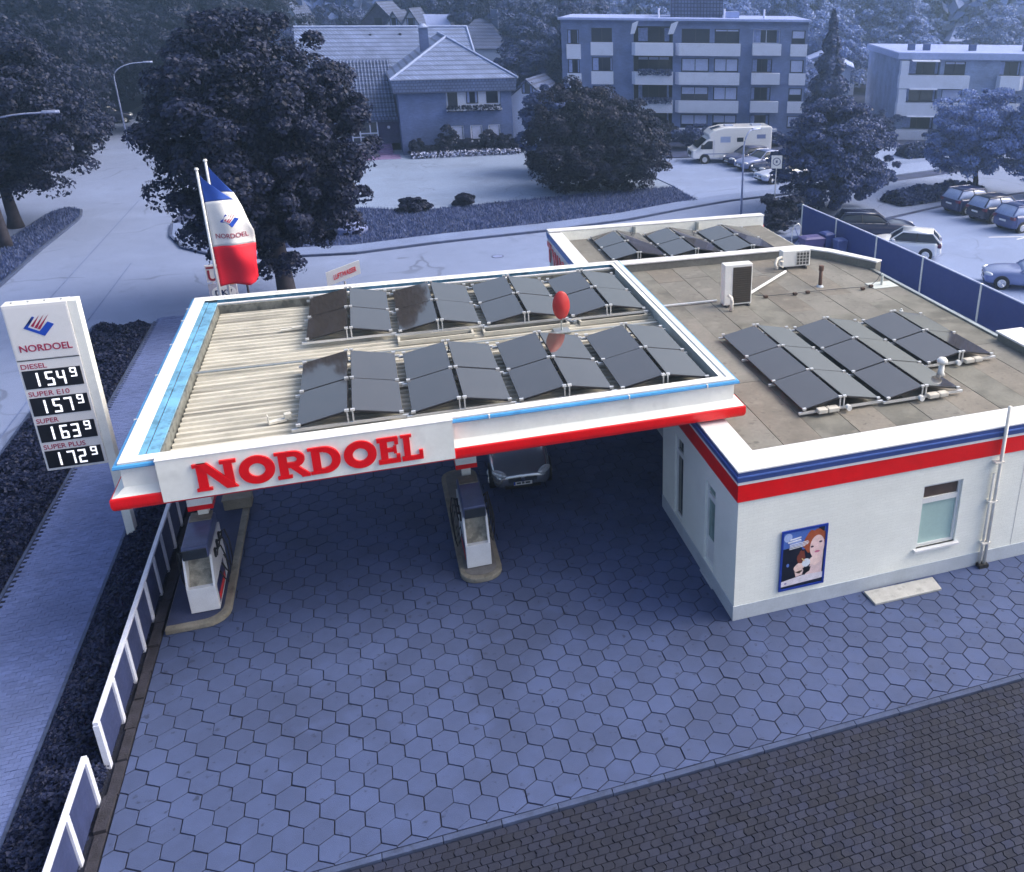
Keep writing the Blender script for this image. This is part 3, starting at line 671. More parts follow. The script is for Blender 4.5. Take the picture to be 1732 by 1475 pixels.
for k, (x, y) in enumerate(((-4.0,-4.55),(-.6,-4.6),(-3.2,2.5))): obj('clip', MB().box(x, x+.12, y, y+.08, 4.63, 4.70), M_ALU, can)
for x, y, l in ((-.95,.35,2.0), (1.3,.35,2.4), (4.0,.35,2.0)):
    obj('skylight_frame', MB().box(x, x+l, y, y+.05, 4.64, 4.76).box(x, x+l, y+.36, y+.41, 4.64, 4.76).box(x, x+.06, y+.05, y+.36, 4.64, 4.755).box(x+l-.06, x+l, y+.05, y+.36, 4.64, 4.755), M_SHEET, can)
    obj('skylight_pane', MB().box(x+.06, x+l-.06, y+.05, y+.36, 4.655, 4.665), mat('skylight_dirty', lin(74,70,58), .4, var=.4, scale=3), can)
# loose bracket left on the roof
tag(obj('loose_bracket', MB().box(-.1,.25,0,.14,0,.05).box(.22,.36,.0,.12,.05,.16).box(-.12,-.1,0,.14,0,.2), mat('old_white', lin(196,194,186), .6, var=.2), loc=(.55, 2.35, 4.64), rot=(0, 0, .25)), 'loose pale metal bracket lying on the corrugated canopy roof', 'bracket')
tag(obj('loose_bracket', MB().box(0,.3,0,.08,0,.04).box(.3,.55,.0,.12,.0,.07), MATS['old_white'], loc=(.35, 8.15, 4.66), rot=(0, 0, .1)), 'small loose strip lying on the canopy roof beside black panels', 'bracket')
# columns
for x, y in ((-5.85+.05, -1.9), (.33, -1.9), (-5.8, 3.3), (.33, 3.3)):
    c_ = obj('column', MB().box(x-.11, x+.11, y-.11, y+.11, .14, 4.15), M_WHITE, can)
    obj('column_box', MB().box(x-.26, x+.26, y-.26, y+.26, 2.2, 4.14), M_WHITE, c_)
    obj('red_band', MB().box(x-.27, x+.27, y-.27, y+.27, 2.08, 2.199), M_RED, c_)
# name board with raised slab letters
bd = obj('name_board', MB().box(-5.71, -.13, cy0-.24, cy0-.2, 4.13, 5.03), M_WHITE, can)
obj('board_edge', MB().box(-5.715, -5.71+.02, cy0-.2, cy0-.03, 4.16, 5.0).box(-.15, -.13, cy0-.2, cy0-.03, 4.16, 5.0), mat('pink_edge', lin(214,150,156), .5), bd)
obj('board_cap', MB().box(-5.72, -.12, cy0-.25, cy0-.0, 5.031, 5.05), M_COPING, bd)
def arc(cx, cz, rx, rz, a0, a1, n): return [(cx+rx*math.cos(a0+(a1-a0)*i/n), cz+rz*math.sin(a0+(a1-a0)*i/n)) for i in range(n+1)]
LH = .6
def letter(kind, x0, x1):
    W = x1-x0; mb = MB(); lay = [0]
    def pc(pts):
        lay[0] += 1; d = .002*lay[0]
        a = sum(p[0]*q[1]-q[0]*p[1] for p, q in zip(pts, pts[1:]+pts[:1]))
        q = pts if a < 0 else pts[::-1]
        mb.prism([(x0+x*W, 4.27+z*LH) for x, z in q], cy0-.241+.001*lay[0], cy0-.285-d, 'y')
    R = lambda a, b, c, d: pc([(a, c), (b, c), (b, d), (a, d)])
    def ringp(cx, cz, rx, rz, tx, tz, a0, a1, n=20):
        o = arc(cx, cz, rx, rz, a0, a1, n); i_ = arc(cx, cz, rx-tx, rz-tz, a0, a1, n)
        lay[0] += 1; d = .002*lay[0]; ya, yb = cy0-.241+.001*lay[0], cy0-.285-d
        for k in range(n):
            q = [o[k], o[k+1], i_[k+1], i_[k]]
            b0 = len(mb.v)
            for yy in (ya, yb): mb.v += [(x0+x*W, yy, 4.27+z*LH) for x, z in q]
            mb.f += [(b0+4, b0+7, b0+6, b0+5), (b0, b0+1, b0+5, b0+4), (b0+2, b0+3, b0+7, b0+6)]
            if k == 0 and a1-a0 < 6: mb.f.append((b0, b0+4, b0+7, b0+3))
            if k == n-1 and a1-a0 < 6: mb.f.append((b0+1, b0+2, b0+6, b0+5))
    if kind == 'O': ringp(.5, .5, .5, .52, .27, .27, 0, 2*PI, 32)
    if kind == 'N':
        R(.08, .3, 0, .97); R(.0, .3, .88, 1.0); R(.02, .38, 0, .1); R(.7, .9, .05, 1.0); R(.62, 1.0, .9, 1.02)
        pc([(.1, 1.0), (.34, 1.0), (.97, .0), (.7, .0)])
    if kind == 'R':
        R(.1, .36, 0, .99); R(.0, .4, .9, 1.0); R(.02, .46, 0, .11); R(.36, .56, .82, 1.0); R(.36, .56, .4, .58); ringp(.54, .7, .36, .3, .24, .18, -PI/2, PI/2, 14)
        pc([(.42, .42), (.68, .42), (.98, .1), (.98, .0), (.78, .0)]); R(.74, 1.0, 0, .1)
    if kind == 'D':
        R(.1, .36, 0, .99); R(.0, .4, .9, 1.0); R(.02, .4, 0, .1); R(.36, .5, .82, 1.0); R(.36, .5, 0, .18); ringp(.48, .5, .5, .5, .27, .2, -PI/2, PI/2, 18)
    if kind == 'E':
        R(.12, .45, 0, .99); R(.0, .94, .84, 1.0); R(.78, .96, .7, .95); R(.4, .86, .44, .58); R(.0, 1.0, 0, .16); R(.82, 1.0, .1, .32); R(.72, .86, .37, .65)
    if kind == 'L':
        R(.12, .42, 0, .97); R(.0, .52, .9, 1.0); R(.0, 1.0, 0, .16); R(.82, 1.0, .12, .36)
    obj('letter', mb, M_REDL, bd)
for kd, a, b in (('N',-.8,-.02),('O',.0,.66),('R',.67,1.29),('D',1.29,1.91),('O',1.96,2.6),('E',2.62,3.06),('L',3.09,3.52)):
    letter(kd, a-4.3, b-4.3)

# ------------------------------------------------------------------ solar arrays
M_PV = mat('solar_glass', lin(66,63,62), .05, var=.08, scale=2, spec=.5, ior=2.3)
M_PVE = mat('panel_edge', (.02,.02,.025), .4)
PL, PW, RISE = 1.755, 1.03, .21
ALPHA = math.atan2(RISE, PW)
pv_me = MB().box(0, PW+.015, .012, PL-.04, -.0, .03).mesh('panel'); pv_me.materials.append(M_PV)
pve_me = MB().box(-.003, PW+.023, -.003, PL-.017, -.012, .022).mesh('panel_frame'); pve_me.materials.append(M_PVE)
clamp_me = MB().box(-.045, .045, -.03, .03, .0, .05).mesh('clamp'); clamp_me.materials.append(M_ALU)
def pv_array(name, label, loc, rows, ballast=False, group=None):
    """east-west gable of panels: low edge at x=0, ridge at x=PW+.02, rows along -y from the back edge"""
    t = thing(name, label, 'solar array', loc, 0, group)
    n = rows; ridge = PW+.03
    for r in range(n):
        for side in (0, 1):
            p = bpy.data.objects.new('panel', pv_me); COL.objects.link(p); p.parent = t
            jit = random.uniform(-.006, .006)
            if side == 0: p.location = (0, -(r+1)*PL+.01, jit*.3); p.rotation_euler = (jit, -ALPHA, 0)
            else: p.location = (2*ridge+.02, -r*PL-.01, jit*.3); p.rotation_euler = (jit, -ALPHA, PI)
            e = bpy.data.objects.new('panel_frame', pve_me); COL.objects.link(e); e.parent = p
    W2 = 2*ridge+.02
    for r in range(n+1):
        y = -r*PL
        obj('base_rail', MB().box(-.12, W2+.12, y-.03, y+.03, -.09, -.035), M_ALU, t)
        for x, z in ((.02, .0), (ridge-.05, RISE-.01), (ridge+.07, RISE-.01), (W2-.02, .0)):
            c = bpy.data.objects.new('clamp', clamp_me); COL.objects.link(c); c.parent = t; c.location = (x, y, z+.02)
        obj('ridge_post', MB().box(ridge-.06, ridge-.03, y-.02, y+.02, -.034, RISE).box(ridge+.05, ridge+.08, y-.02, y+.02, -.034, RISE), M_ALU, t)
    if ballast:
        y = -n*PL-.06
        for x, w_ in ((.35, .26), (.63, .3)) if ballast == 1 else ((1.15, .3), (1.47, .26)):
            obj('ballast_block', MB().box(x, x+w_, y-.1, y+.09, -.085, .03), mat('ballast_stone', lin(196,192,184), .8, var=.12, scale=6), t, bevel=.02)
        obj('drain_boss', MB().tube([(.92 if ballast == 2 else 1.2, y, -.03), (.92 if ballast == 2 else 1.2, y-.12, -.03)], .07, 12), M_PLASTIC, t)
    return t
GL = 'solar panel gables on the canopy roof'
names_f = ['first solar gable of the front canopy row, beside the bare corrugated roof', 'second solar gable of the front canopy row, above the board end', 'third solar gable of the front canopy row, mirroring the red dish', 'last solar gable of the front canopy row, beside the shop roof']
names_b = ['first solar gable of the rear canopy row, beside the bare corrugated roof', 'second solar gable of the rear canopy row, half black', 'third solar gable of the rear canopy row, left of the dish', 'last solar gable of the rear canopy row, behind the red dish']
for i in range(4):
    pv_array('solar_array', names_f[i], (1.07+i*2.345, 5.08-.10*i, 4.86), 2, group=GL)
    pv_array('solar_array', names_b[i], (1.08+i*2.345, 10.2-.12*i, 4.86), 2, group=GL)
for i, (n, b) in enumerate(((3, 1), (3, 2), (2, 2))):
    pv_array('solar_array', ['six-panel solar gable on the shop roof next to the canopy', 'six-panel solar gable in the middle of the shop roof', 'four-panel solar gable on the shop roof beside the white vent'][i], (12.62+i*2.34, 6.03-.1*i, 3.85), n, b, 'solar panel gables on the shop roof')
for i in range(3):
    pv_array('solar_array', ['solar gable on the wash hall roof nearest its lettered end', 'middle solar gable on the wash hall roof', 'solar gable on the wash hall roof farthest from the lettering'][i], (11.72+i*2.33, 18.5-.2*i, 3.72), 2, group='solar panel gables on the wash hall roof')

# ------------------------------------------------------------------ things on the roofs
dish = thing('satellite_dish', 'red oval satellite dish on the canopy roof between the panel rows', 'dish', (7.7, 5.75, 4.64))
rings = [[(.24*r_*math.cos(a), .12*(r_**2)-.06, .79+.41*r_*math.sin(a)) for a in [2*PI*k/28 for k in range(28)]] for r_ in (.02, .35, .65, .9, 1.0)]
rings += [[(.24*r_*math.cos(a), .12*(r_**2)-.03, .79+.41*r_*math.sin(a)) for a in [2*PI*k/28 for k in range(28)]] for r_ in (1.0, .65, .02)]
obj('reflector', MB().loft(rings), mat('dish_red', lin(176,40,44), .5, var=.08, scale=4), dish, smooth=True)
obj('mast', MB().tube([(0,.12,0),(0,.12,.8)], .025, 8).tube([(0,.12,.7),(0,.0,.78)], .03, 8), M_ZINC, dish)
obj('feed_arm', MB().tube([(0,.06,.42),(.3,-.18,.36)], .014, 6).box(.27,.36,-.24,-.14,.32,.40), M_ZINC, dish)
obj('foot', MB().box(-.22,.22,-.1,.34,0,.05), M_ZINC, dish)

ac = thing('air_conditioner', 'tall white air conditioning unit with dark grille on the shop roof', 'air conditioner', (13.8, 8.78, 3.69), -.03)
obj('casing', MB().box(0,.98,0,.36,.06,1.45), M_PLASTIC, ac, bevel=.02)
obj('grille', MB().box(.29,.94,-.012,-.0005,.12,1.36), mat('brown_grille', lin(66,60,54), .7, var=.2, scale=30), ac)
for k in range(16): obj('slat', MB().box(.3,.93,-.022,-.0125,.15+k*.076,.165+k*.076), MATS['brown_grille'], ac)
obj('foot', MB().box(.08,.14,-.08,.44,0,.059).box(.84,.9,-.08,.44,0,.059), M_DARKM, ac)
obj('hose_elbow', MB().tube([(.1,-.15,.45),(.14,-.3,.42),(.14,-.36,.3),(.1,-.42,.02)], .06, 10), mat('hose_white', lin(214,210,202), .5, var=.15), ac, smooth=True)
ac2 = thing('air_conditioner', 'small white air conditioning unit with square grille at the upstand', 'air conditioner', (17.5, 12.0, 3.69), -.04)
obj('casing', MB().box(0,1.14,0,.36,.1,.72), M_PLASTIC, ac2, bevel=.02)
obj('grille', MB().box(.56,1.1,-.012,-.0005,.14,.66), mat('fan_dark', lin(70,68,66), .6), ac2)
gr = MB()
for k in range(5): gr.box(.56+k*.13, .575+k*.13, -.026, -.0125, .14, .66).box(.56, 1.1, -.03, -.0265, .15+k*.12, .165+k*.12)
obj('guard', gr, M_PLASTIC, ac2)
obj('foot', MB().box(.12,.18,-.1,.46,0,.099).box(.92,.98,-.1,.46,0,.099), M_DARKM, ac2)
obj('hose_elbow', MB().tube([(-.02,.05,.5),(-.22,-.02,.46),(-.34,-.12,.3),(-.3,-.2,.1)], .055, 10).tube([(.0,-.05,.35),(-.15,-.12,.4),(-.2,-.15,.25),(-.05,-.2,.15)], .03, 8), MATS['hose_white'], ac2, smooth=True)
tag(obj('duct', MB().box(0,3.15,-.04,.04,0,.07), M_PLASTIC, loc=(15.0, 9.5, 3.76), rot=(0, 0, .695), bevel=.01), 'white cable duct running between the two air conditioning units', 'duct')
tag(obj('duct', MB().box(0,3.0,-.04,.04,0,.06), M_ALU, loc=(10.8, 9.42, 3.7), rot=(0, 0, -.01), bevel=.01), 'pale cable duct from the canopy edge to the tall air conditioner', 'duct')
vp = thing('vent_pipe', 'brown capped vent pipe standing on the shop roof', 'vent pipe', (17.93, 9.8, 3.69))
obj('pipe', MB().tube([(0,0,0),(0,0,.62)], .065, 12), mat('brown_pipe', lin(92,66,56), .6, var=.2), vp, smooth=True); obj('cap', MB().tube([(0,0,.6),(0,0,.78)], .09, 12), MATS['brown_pipe'], vp); obj('collar', MB().tube([(0,0,0),(0,0,.06)], [.14,.09], 12), M_PLINTH, vp)
vp = thing('vent_pipe', 'white mushroom vent standing beside the four-panel solar gable', 'vent pipe', (17.42, 1.88, 3.69))
obj('pipe', MB().tube([(0,0,0),(0,0,.1),(0,0,.36)], [.13,.085,.07], 14), M_PLASTIC, vp, smooth=True); obj('cap', MB().tube([(0,0,.36),(0,0,.44),(0,0,.5),(0,0,.52)], [.14,.15,.1,.03], 16), M_PLASTIC, vp, smooth=True)
cb = thing('lightning_cable', 'thin lightning conductor cable on small brown blocks across the shop roof', 'cable', (15.25, 9.5, 3.7))
pts = [(0,0,.05),(.3,-.22,.05),(1.4,-.26,.05),(1.9,-.24,.05),(3.3,-.3,.05),(4.0,-.4,.06),(4.4,-.3,.06),(4.7,-.2,.2),(4.9,-.12,.45)]
obj('cable', MB().tube(pts, .012, 6), M_DARKM, cb)
for x, y in ((.3,-.24),(1.4,-.28),(1.9,-.26),(3.95,-.5),(4.38,-.33)): obj('support_block', MB().box(x-.07,x+.07,y-.06,y+.06,0,.085), mat('brown_block', lin(72,54,46), .8), cb, bevel=.015)
tag(obj('pipe_stub', MB().tube([(0,0,0),(0,0,.4)], .045, 10).box(-.5,.5,-.35,.3,0,.012), mat('pale_flashing', lin(186,192,190), .6, var=.1), loc=(20.15, 9.3, 3.695)), 'short pipe stub on a pale flashing patch at the roof edge', 'pipe')
tag(obj('stub_clip', MB().box(-.05,.05,-.05,.05,0,.1).tube([(0,0,.1),(0,0,.16)], .03, 8), M_PLASTIC, loc=(19.15, 6.5, 3.695)), 'tiny white roof clip by the corner of the four-panel gable', 'clip')

# ------------------------------------------------------------------ pump islands and pumps
def round_rect(x0, x1, y0, y1, r, n=6):
    out = []
    for cx, cy, a in ((x1-r, y1-r, 0), (x0+r, y1-r, PI/2), (x0+r, y0+r, PI), (x1-r, y0+r, 1.5*PI)):
        out += [(cx+r*math.cos(a+i*PI/2/n), cy+r*math.sin(a+i*PI/2/n)) for i in range(n+1)]
    return out
isl = thing('pump_island', 'rounded concrete pump island under the canopy centre', 'island', (4.65, 4.2, 0))
obj('kerb', MB().prism(round_rect(-.52,.5,-2.58,2.9,.42), 0, .14), M_ISLAND, isl, bevel=.03)
obj('infill', MB().prism(round_rect(-.4,.38,-2.44,2.76,.32), .1, .146), mat('island_infill', lin(112,110,110), .85, var=.2, scale=4), isl)
isl = thing('pump_island', 'concrete pump island against the white railing', 'island', (-1.75, 5.0, 0))
obj('kerb', MB().prism([(-.6,-3.06)]+round_rect(-.6,.72,-3.06,3.1,.5)[21:28]+round_rect(-.6,.72,-3.06,3.1,.5)[0:7]+[(-.6,3.1)], 0, .14), M_ISLAND, isl, bevel=.03)
obj('infill', MB().prism([(-.58,-2.9)]+round_rect(-.6,.56,-2.9,2.95,.4)[21:28]+round_rect(-.6,.56,-2.9,2.95,.4)[0:7]+[(-.58,2.95)], .1, .147), mat('island_dark', lin(52,60,92), .85, var=.2, scale=3), isl)
M_PUMPW = mat('pump_white', (.7,.72,.76), .35, var=.05, scale=4)
M_PUMPG = mat('pump_grey', lin(150,146,134), .5, var=.3, scale=6, stain=[(5,.5,.5,.65)])
M_PUMPT = mat('pump_top', lin(78,88,126), .3, var=.15, scale=5)
def pump(loc, label, right_panel):
    t = thing('fuel_pump', label, 'fuel pump', loc, 0, 'fuel pumps under the canopy')
    obj('cabinet', MB().box(-.3,.3,0,1.65,.02,.66), M_PUMPW, t, bevel=.012)
    obj('plinth', MB().box(-.27,.27,.03,1.6,0,.05), M_BLACK, t)
    obj('recess', MB().prism([(.12,.661),(1.6,.661),(1.6,1.3),(.55,1.3),(.4,.9)], -.25, .25, 'x'), M_PUMPG, t)
    obj('side_panel', MB().prism([(.02,.662),(1.62,.662),(1.62,1.35),(.25,1.35)], -.3, -.252, 'x'), M_PUMPW, t)
    obj('side_panel', MB().prism([(.02,.662),(1.62,.662),(1.62,1.35),(.25,1.35)], .252, .3, 'x'), M_PUMPW, t)
    hd = obj('head', MB().prism([(.12,1.36),(1.64,1.36),(1.64,1.62),(1.5,1.7),(.16,1.66)], -.27, .27, 'x'), M_PUMPT, t, bevel=.03)
    obj('display', MB().box(-.25,.25,.095,.119,1.38,1.62), M_GLASS, hd)
    obj('head_cap', MB().box(-.24,.24,1.2,1.6,1.68,1.72), mat('cap_grey', lin(118,112,104), .6, var=.25, scale=8), hd, bevel=.02)
    for s in (-1, 1):
        for k in range(3):
            y = .55+k*.34
            if s == -1 and not right_panel and k == 2: continue
            nz = obj('nozzle', MB().box(s*.31-.03,s*.31+.03,y-.04,y+.04,1.08,1.3).tube([(s*.33,y,1.26),(s*.40,y-.05,1.33),(s*.38,y-.16,1.2)], .018, 6), M_BLACK, t)
            h = [(s*.33, y, 1.28), (s*.45, y+.03, 1.34), (s*.50, y+.08, 1.0), (s*.49, y+.12, .5), (s*.44, y+.14, .24), (s*.38, y+.1, .4), (s*.32, y+.08, .62)]
            obj('hose', MB().tube(h, .017, 7), M_BLACK, nz, smooth=True)
        obj('side_sign', MB().box(s*.3-.004 if s > 0 else s*.306, s*.306 if s > 0 else s*.3+.004, .15, 1.2, .1, .6), mat('pump_blue', lin(30,40,92), .35), t)
        obj('side_stripe', MB().box(*sorted((s*.306, s*.311)), .2, 1.1, .14, .3), M_RED, t)
    return t
pump((4.62, 2.07, .146), 'white fuel pump with dark head on the central pump island', True)
pump((-1.55, 2.34, .147), 'white fuel pump with dark head on the island by the railing', False)
bk = thing('water_bucket', 'low grey trough box by the far end of the railing island', 'box', (-1.3, 7.0, .147))
obj('tub', MB().box(-.35,.35,-.25,.25,0,.3), mat('tub_grey', lin(128,122,110), .7, var=.2), bk, bevel=.03); obj('lid', MB().box(-.37,.37,-.27,.27,.301,.33), MATS['tub_grey'], bk)

# ------------------------------------------------------------------ white railing with panels
M_RAIL = mat('railing_white', lin(206,212,232), .5, var=.08, scale=3)
M_RPAN = mat('railing_panel', lin(48,58,98), .6, var=.15, scale=3)
def railing(label, ys, north_open):
    t = thing('railing', label, 'railing', (-2.72, ys[-1], 0)); y0 = ys[-1]
    for y in ys: obj('post', MB().box(-.05,.05,y-y0-.065,y-y0+.065,-.05,1.02), M_RAIL, t, bevel=.006)
    obj('rail', MB().box(-.045,.045,-.05,ys[0]-y0+.05,1.021,1.09), M_RAIL, t, bevel=.008)
    for a, b in zip(ys[1:], ys[:-1]): obj('panel', MB().box(-.012,.012,a-y0+.07,b-y0-.07,.05,1.015), M_RPAN, t)
railing('long white railing with slate blue panels along the planted bed', [10.7,9.7,8.68,7.67,6.66,5.62,4.58,3.63,2.62,1.61,.63,-.5,-1.64], True)
railing('short separate white railing section at the forecourt corner', [-2.51,-3.71,-4.9,-6.1], False)
tag(obj('bollard', MB().box(-.09,.09,-.06,.06,0,1.15), M_RAIL, loc=(-2.62, 8.2, 0), bevel=.01), 'white bollard post standing behind the railing under the canopy', 'bollard')

# ------------------------------------------------------------------ price pylon
M_SIGN = mat('sign_face', lin(222,222,224), .35, var=.03, scale=1)
M_SBLUE = mat('logo_blue', lin(20,70,180), .4, var=.04); M_SRED = mat('logo_red', lin(158,24,70), .4, var=.04)
M_LED = bpy.data.materials.new('led_digit'); M_LED.use_nodes = True
_b = M_LED.node_tree.nodes['Principled BSDF']; _b.inputs['Base Color'].default_value = (.9,.92,1,1); _b.inputs['Emission Color'].default_value = (.92,.94,1,1); _b.inputs['Emission Strength'].default_value = .55
_nz = M_LED.node_tree.nodes.new('ShaderNodeTexNoise'); _mr = M_LED.node_tree.nodes.new('ShaderNodeMapRange'); _mr.inputs[3].default_value = .45; _mr.inputs[4].default_value = .65
M_LED.node_tree.links.new(_nz.outputs[0], _mr.inputs[0]); M_LED.node_tree.links.new(_mr.outputs[0], _b.inputs['Emission Strength'])
LOGO_B = [[(145,230),(185,222),(240,115),(258,126)], [(145,230),(185,222),(270,272),(305,325)], [(305,325),(270,272),(355,180),(405,210)]]
LOGO_R = [[(207,213),(228,224),(300,110)], [(235,230),(256,241),(338,108)], [(258,244),(280,252),(378,106)]]
def logo(parent, x0, z0, s, y, warp=None):
    for k, (polys, m_, n_) in enumerate(((LOGO_B, M_SBLUE, 'emblem_square'), (LOGO_R, M_SRED, 'emblem_rays'))):
        mb = MB()
        for j, p in enumerate(polys):
            q = [(x0+(x-145)/260*s, z0+(325-v)/260*s) for x, v in p]
            a = sum(c[0]*d[1]-d[0]*c[1] for c, d in zip(q, q[1:]+q[:1]))
            mb.prism(q if a < 0 else q[::-1], y, y-.006-.002*k-.0015*j, 'y')
        if warp: mb.v = [warp(v) for v in mb.v]
        obj(n_, mb, m_, parent)
py = thing('price_pylon', 'tall white price pylon with logo and four lit fuel prices', 'sign', (-4.5, 6.2, 0))
bx0, bx1 = -.68, .62
obj('cabinet', MB().box(bx0, bx1, .0, .34, 2.36, 6.66), M_SIGN, py, bevel=.012)
obj('post', MB().box(bx1+.002, bx1+.20, .02, .32, 0, 6.655), M_WHITE, py, bevel=.01)
obj('base_plate', MB().box(bx1-.08, bx1+.28, -.08, .42, 0, .03), M_ZINC, py)
obj('face', MB().box(bx0+.03, bx1-.03, -.006, -.0005, 5.32, 6.6), M_SIGN, py)
obj('seam', MB().box(bx0+.02, bx1-.02, -.008, -.0005, 5.275, 5.3), M_DARKM, py)
for i in range(4): obj('top_screw', MB().box(bx0+.15+i*.33, bx0+.19+i*.33, .14, .18, 6.661, 6.685), M_ZINC, py)
logo(py, -.35, 5.86, .62, -.007)
obj('lettering', text_mesh('NORDOEL', 1.06, .17, .008, .012), M_SRED, py, loc=(-.54, -.007, 5.5))
SEG = {'0':'abcdef','1':'bc','2':'abged','3':'abgcd','4':'fgbc','5':'afgcd','6':'afgedc','7':'abc','9':'abfgcd'}
def digit(ch, x, z, w_, h, t):
    mb = MB(); g = t*.18; hh = h/2; y0, y1 = -.02, -.012
    for s in SEG[ch]:
        if s == 'a': mb.box(x+g, x+w_-g, y0, y1, z+h-t, z+h)
        if s == 'd': mb.box(x+g, x+w_-g, y0, y1, z, z+t)
        if s == 'g': mb.box(x+g+t*.4, x+w_-g-t*.4, y0-.001, y1, z+hh-t/2, z+hh+t/2)
        if s == 'b': mb.box(x+w_-t, x+w_, y0-.002, y1, z+hh+g, z+h-g)
        if s == 'c': mb.box(x+w_-t, x+w_, y0-.002, y1, z+g, z+hh-g)
        if s == 'f': mb.box(x, x+t, y0-.002, y1, z+hh+g, z+h-g)
        if s == 'e': mb.box(x, x+t, y0-.002, y1, z+g, z+hh-g)
    return mb
for i, (nm, pr, wd) in enumerate((('DIESEL','1549',.52), ('SUPER E10','1579',.84), ('SUPER','1639',.46), ('SUPER PLUS','1729',.88))):
    zt = 5.22-i*.71
    obj('lettering', text_mesh(nm, wd, .125, .006, .004), M_SRED, py, loc=(bx0+.06, -.001, zt-.15))
    sc = obj('price_screen', MB().box(bx0+.05, bx1-.06, -.012, -.0005, zt-.66, zt-.19), mat('screen_black', (.006,.006,.009), .3), py)
    for k, ch in enumerate(pr):
        if k < 3: obj('digit', digit(ch, bx0+.26+k*.235, zt-.61, .17 if ch != '1' else .1, .36, .042), M_LED, sc)
        else: obj('digit', digit(ch, bx0+1.01, zt-.445, .135, .235, .032), M_LED, sc)

# ------------------------------------------------------------------ flags
M_FBLUE = mat('flag_blue', lin(40,82,176), .7, var=.08); M_FWHITE = mat('flag_white', lin(228,228,230), .7, var=.04); M_FRED = mat('flag_red', lin(220,16,46), .7, var=.06)
FZ = [(7.75,.02),(7.45,.34),(6.92,.86),(6.4,1.12),(5.87,1.31),(5.5,1.29),(4.8,1.24),(4.3,1.22),(4.12,1.12),(4.04,.95)]
def flag_width(z):
    for (za, wa), (zb, wb) in zip(FZ[:-1], FZ[1:]):
        if zb <= z <= za: return wa+(wb-wa)*(za-z)/(za-zb)
    return FZ[-1][1]
def flag(loc, label, hz, emblem, ws=1.):
    t = thing('flag', label, 'flag', loc, 0)
    obj('pole', MB().tube([(0,0,0),(0,0,hz)], [.06,.04], 10), M_ALU, t, smooth=True); obj('finial', MB().tube([(0,0,hz),(0,0,hz+.06)], [.07,.05], 10), M_PLASTIC, t)
    off = hz-8.0
    def wave(v): x, y, z = v; return (x, y-.16*math.sin(x*4.2+z*.9)*min(1, x*1.6)-.05*math.sin(z*5+x*2)*x, z)
    for nm, za, zb, m_ in (('blue_band', 7.75, 6.93, M_FBLUE), ('white_band', 6.93, 5.42, M_FWHITE), ('red_band', 5.42, 4.04, M_FRED)):
        n = 16; k = 14; V = []; F = []
        for i in range(n+1):
            z = za+(zb-za)*i/n; wd = flag_width(z)*ws; zz = z+.03*(1 if m_ is not M_FBLUE or i else 0)*0
            for j in range(k+1): V.append(wave((.06+wd*j/k, 0, zz+off+(.05*math.sin(j/k*3) if i not in (0, n) else .05*math.sin(j/k*3)))))
        for i in range(n):
            for j in range(k): F.append((i*(k+1)+j, (i+1)*(k+1)+j, (i+1)*(k+1)+j+1, i*(k+1)+j+1))
        me = bpy.data.meshes.new(nm); me.from_pydata(V, [], F); me.update()
        o = obj(nm, me, m_, t, smooth=True)
        md = o.modifiers.new('cloth', 'SOLIDIFY'); md.thickness = .006
    if emblem:
        wl_ = lambda v: tuple(np.array(wave(v))+np.array([0, 0, .03]))
        logo(t, .42, 6.05+off, .56, -.012, wl_)
        me = text_mesh('NORDOEL', .98, .16, .008, .0)
        a = np.empty(len(me.vertices)*3); me.vertices.foreach_get('co', a); a = a.reshape(-1, 3)+np.array([.2, -.012, 5.68+off])
        me.vertices.foreach_set('co', np.array([wl_(tuple(q)) for q in a]).ravel()); me.update(); obj('lettering', me, M_SRED, t)
    return t
flag((-2.08, 15.0, 0), 'blue white and red flag with emblem on the front flagpole', 7.98, True)
flag((-1.86, 15.5, 0), 'rear flag mostly hidden behind the emblem flag', 8.16, False, .72)

# ------------------------------------------------------------------ small signs behind the canopy
s1 = thing('air_water_sign', 'white sign with red air and water lettering on a post', 'sign', (1.85, 17.0, 0), .0)
obj('post', MB().tube([(0,.06,0),(0,.06,3.2)], .04, 8), M_ALU, s1)
bp = [(-.62,3.06),(.6,3.46),(.6,3.94),(.56,3.97),(-.62,3.6)]
obj('board', MB().prism(bp[::-1], .05, 0, 'y'), M_SIGN, s1)
me = text_mesh('LUFT/WASSER', .82, .2, .008, .02); a = np.empty(len(me.vertices)*3); me.vertices.foreach_get('co', a); a = a.reshape(-1, 3)
a[:, 2] += a[:, 0]*.34+3.29; a[:, 0] -= .36; a[:, 1] -= .002; me.vertices.foreach_set('co', a.ravel()); me.update(); obj('lettering', me, M_REDL, s1)
s2 = thing('card_sign', 'stacked card logo signs on posts behind the flags', 'sign', (-2.2, 16.5, 0))
obj('post', MB().tube([(-.3,.05,0),(-.3,.05,4.3)], .035, 8).tube([(.43,.05,0),(.43,.05,3.9)], .035, 8), M_ALU, s2)
obj('post', MB().tube([(.78,.3,0),(.76,.3,3.7)], .04, 8), M_BARK, s2)
p1 = obj('panel', MB().box(-.45,.42,0,.04,3.76,4.38), M_SIGN, s2)
for k, c in enumerate('UR'):
    o = obj('lettering', text_mesh(c, .3, .4, .008, .03), mat('maroon', lin(140,28,50), .5), p1, loc=(-.4+k*.4, -.002, 3.8)); 
obj('bar', MB().box(-.42,-.05,-.01,-.001,4.25,4.32), MATS['maroon'], p1)
p2_ = obj('panel', MB().box(-.45,.45,0,.04,3.1,3.7), mat('panel_grey', lin(170,168,186), .5), s2)
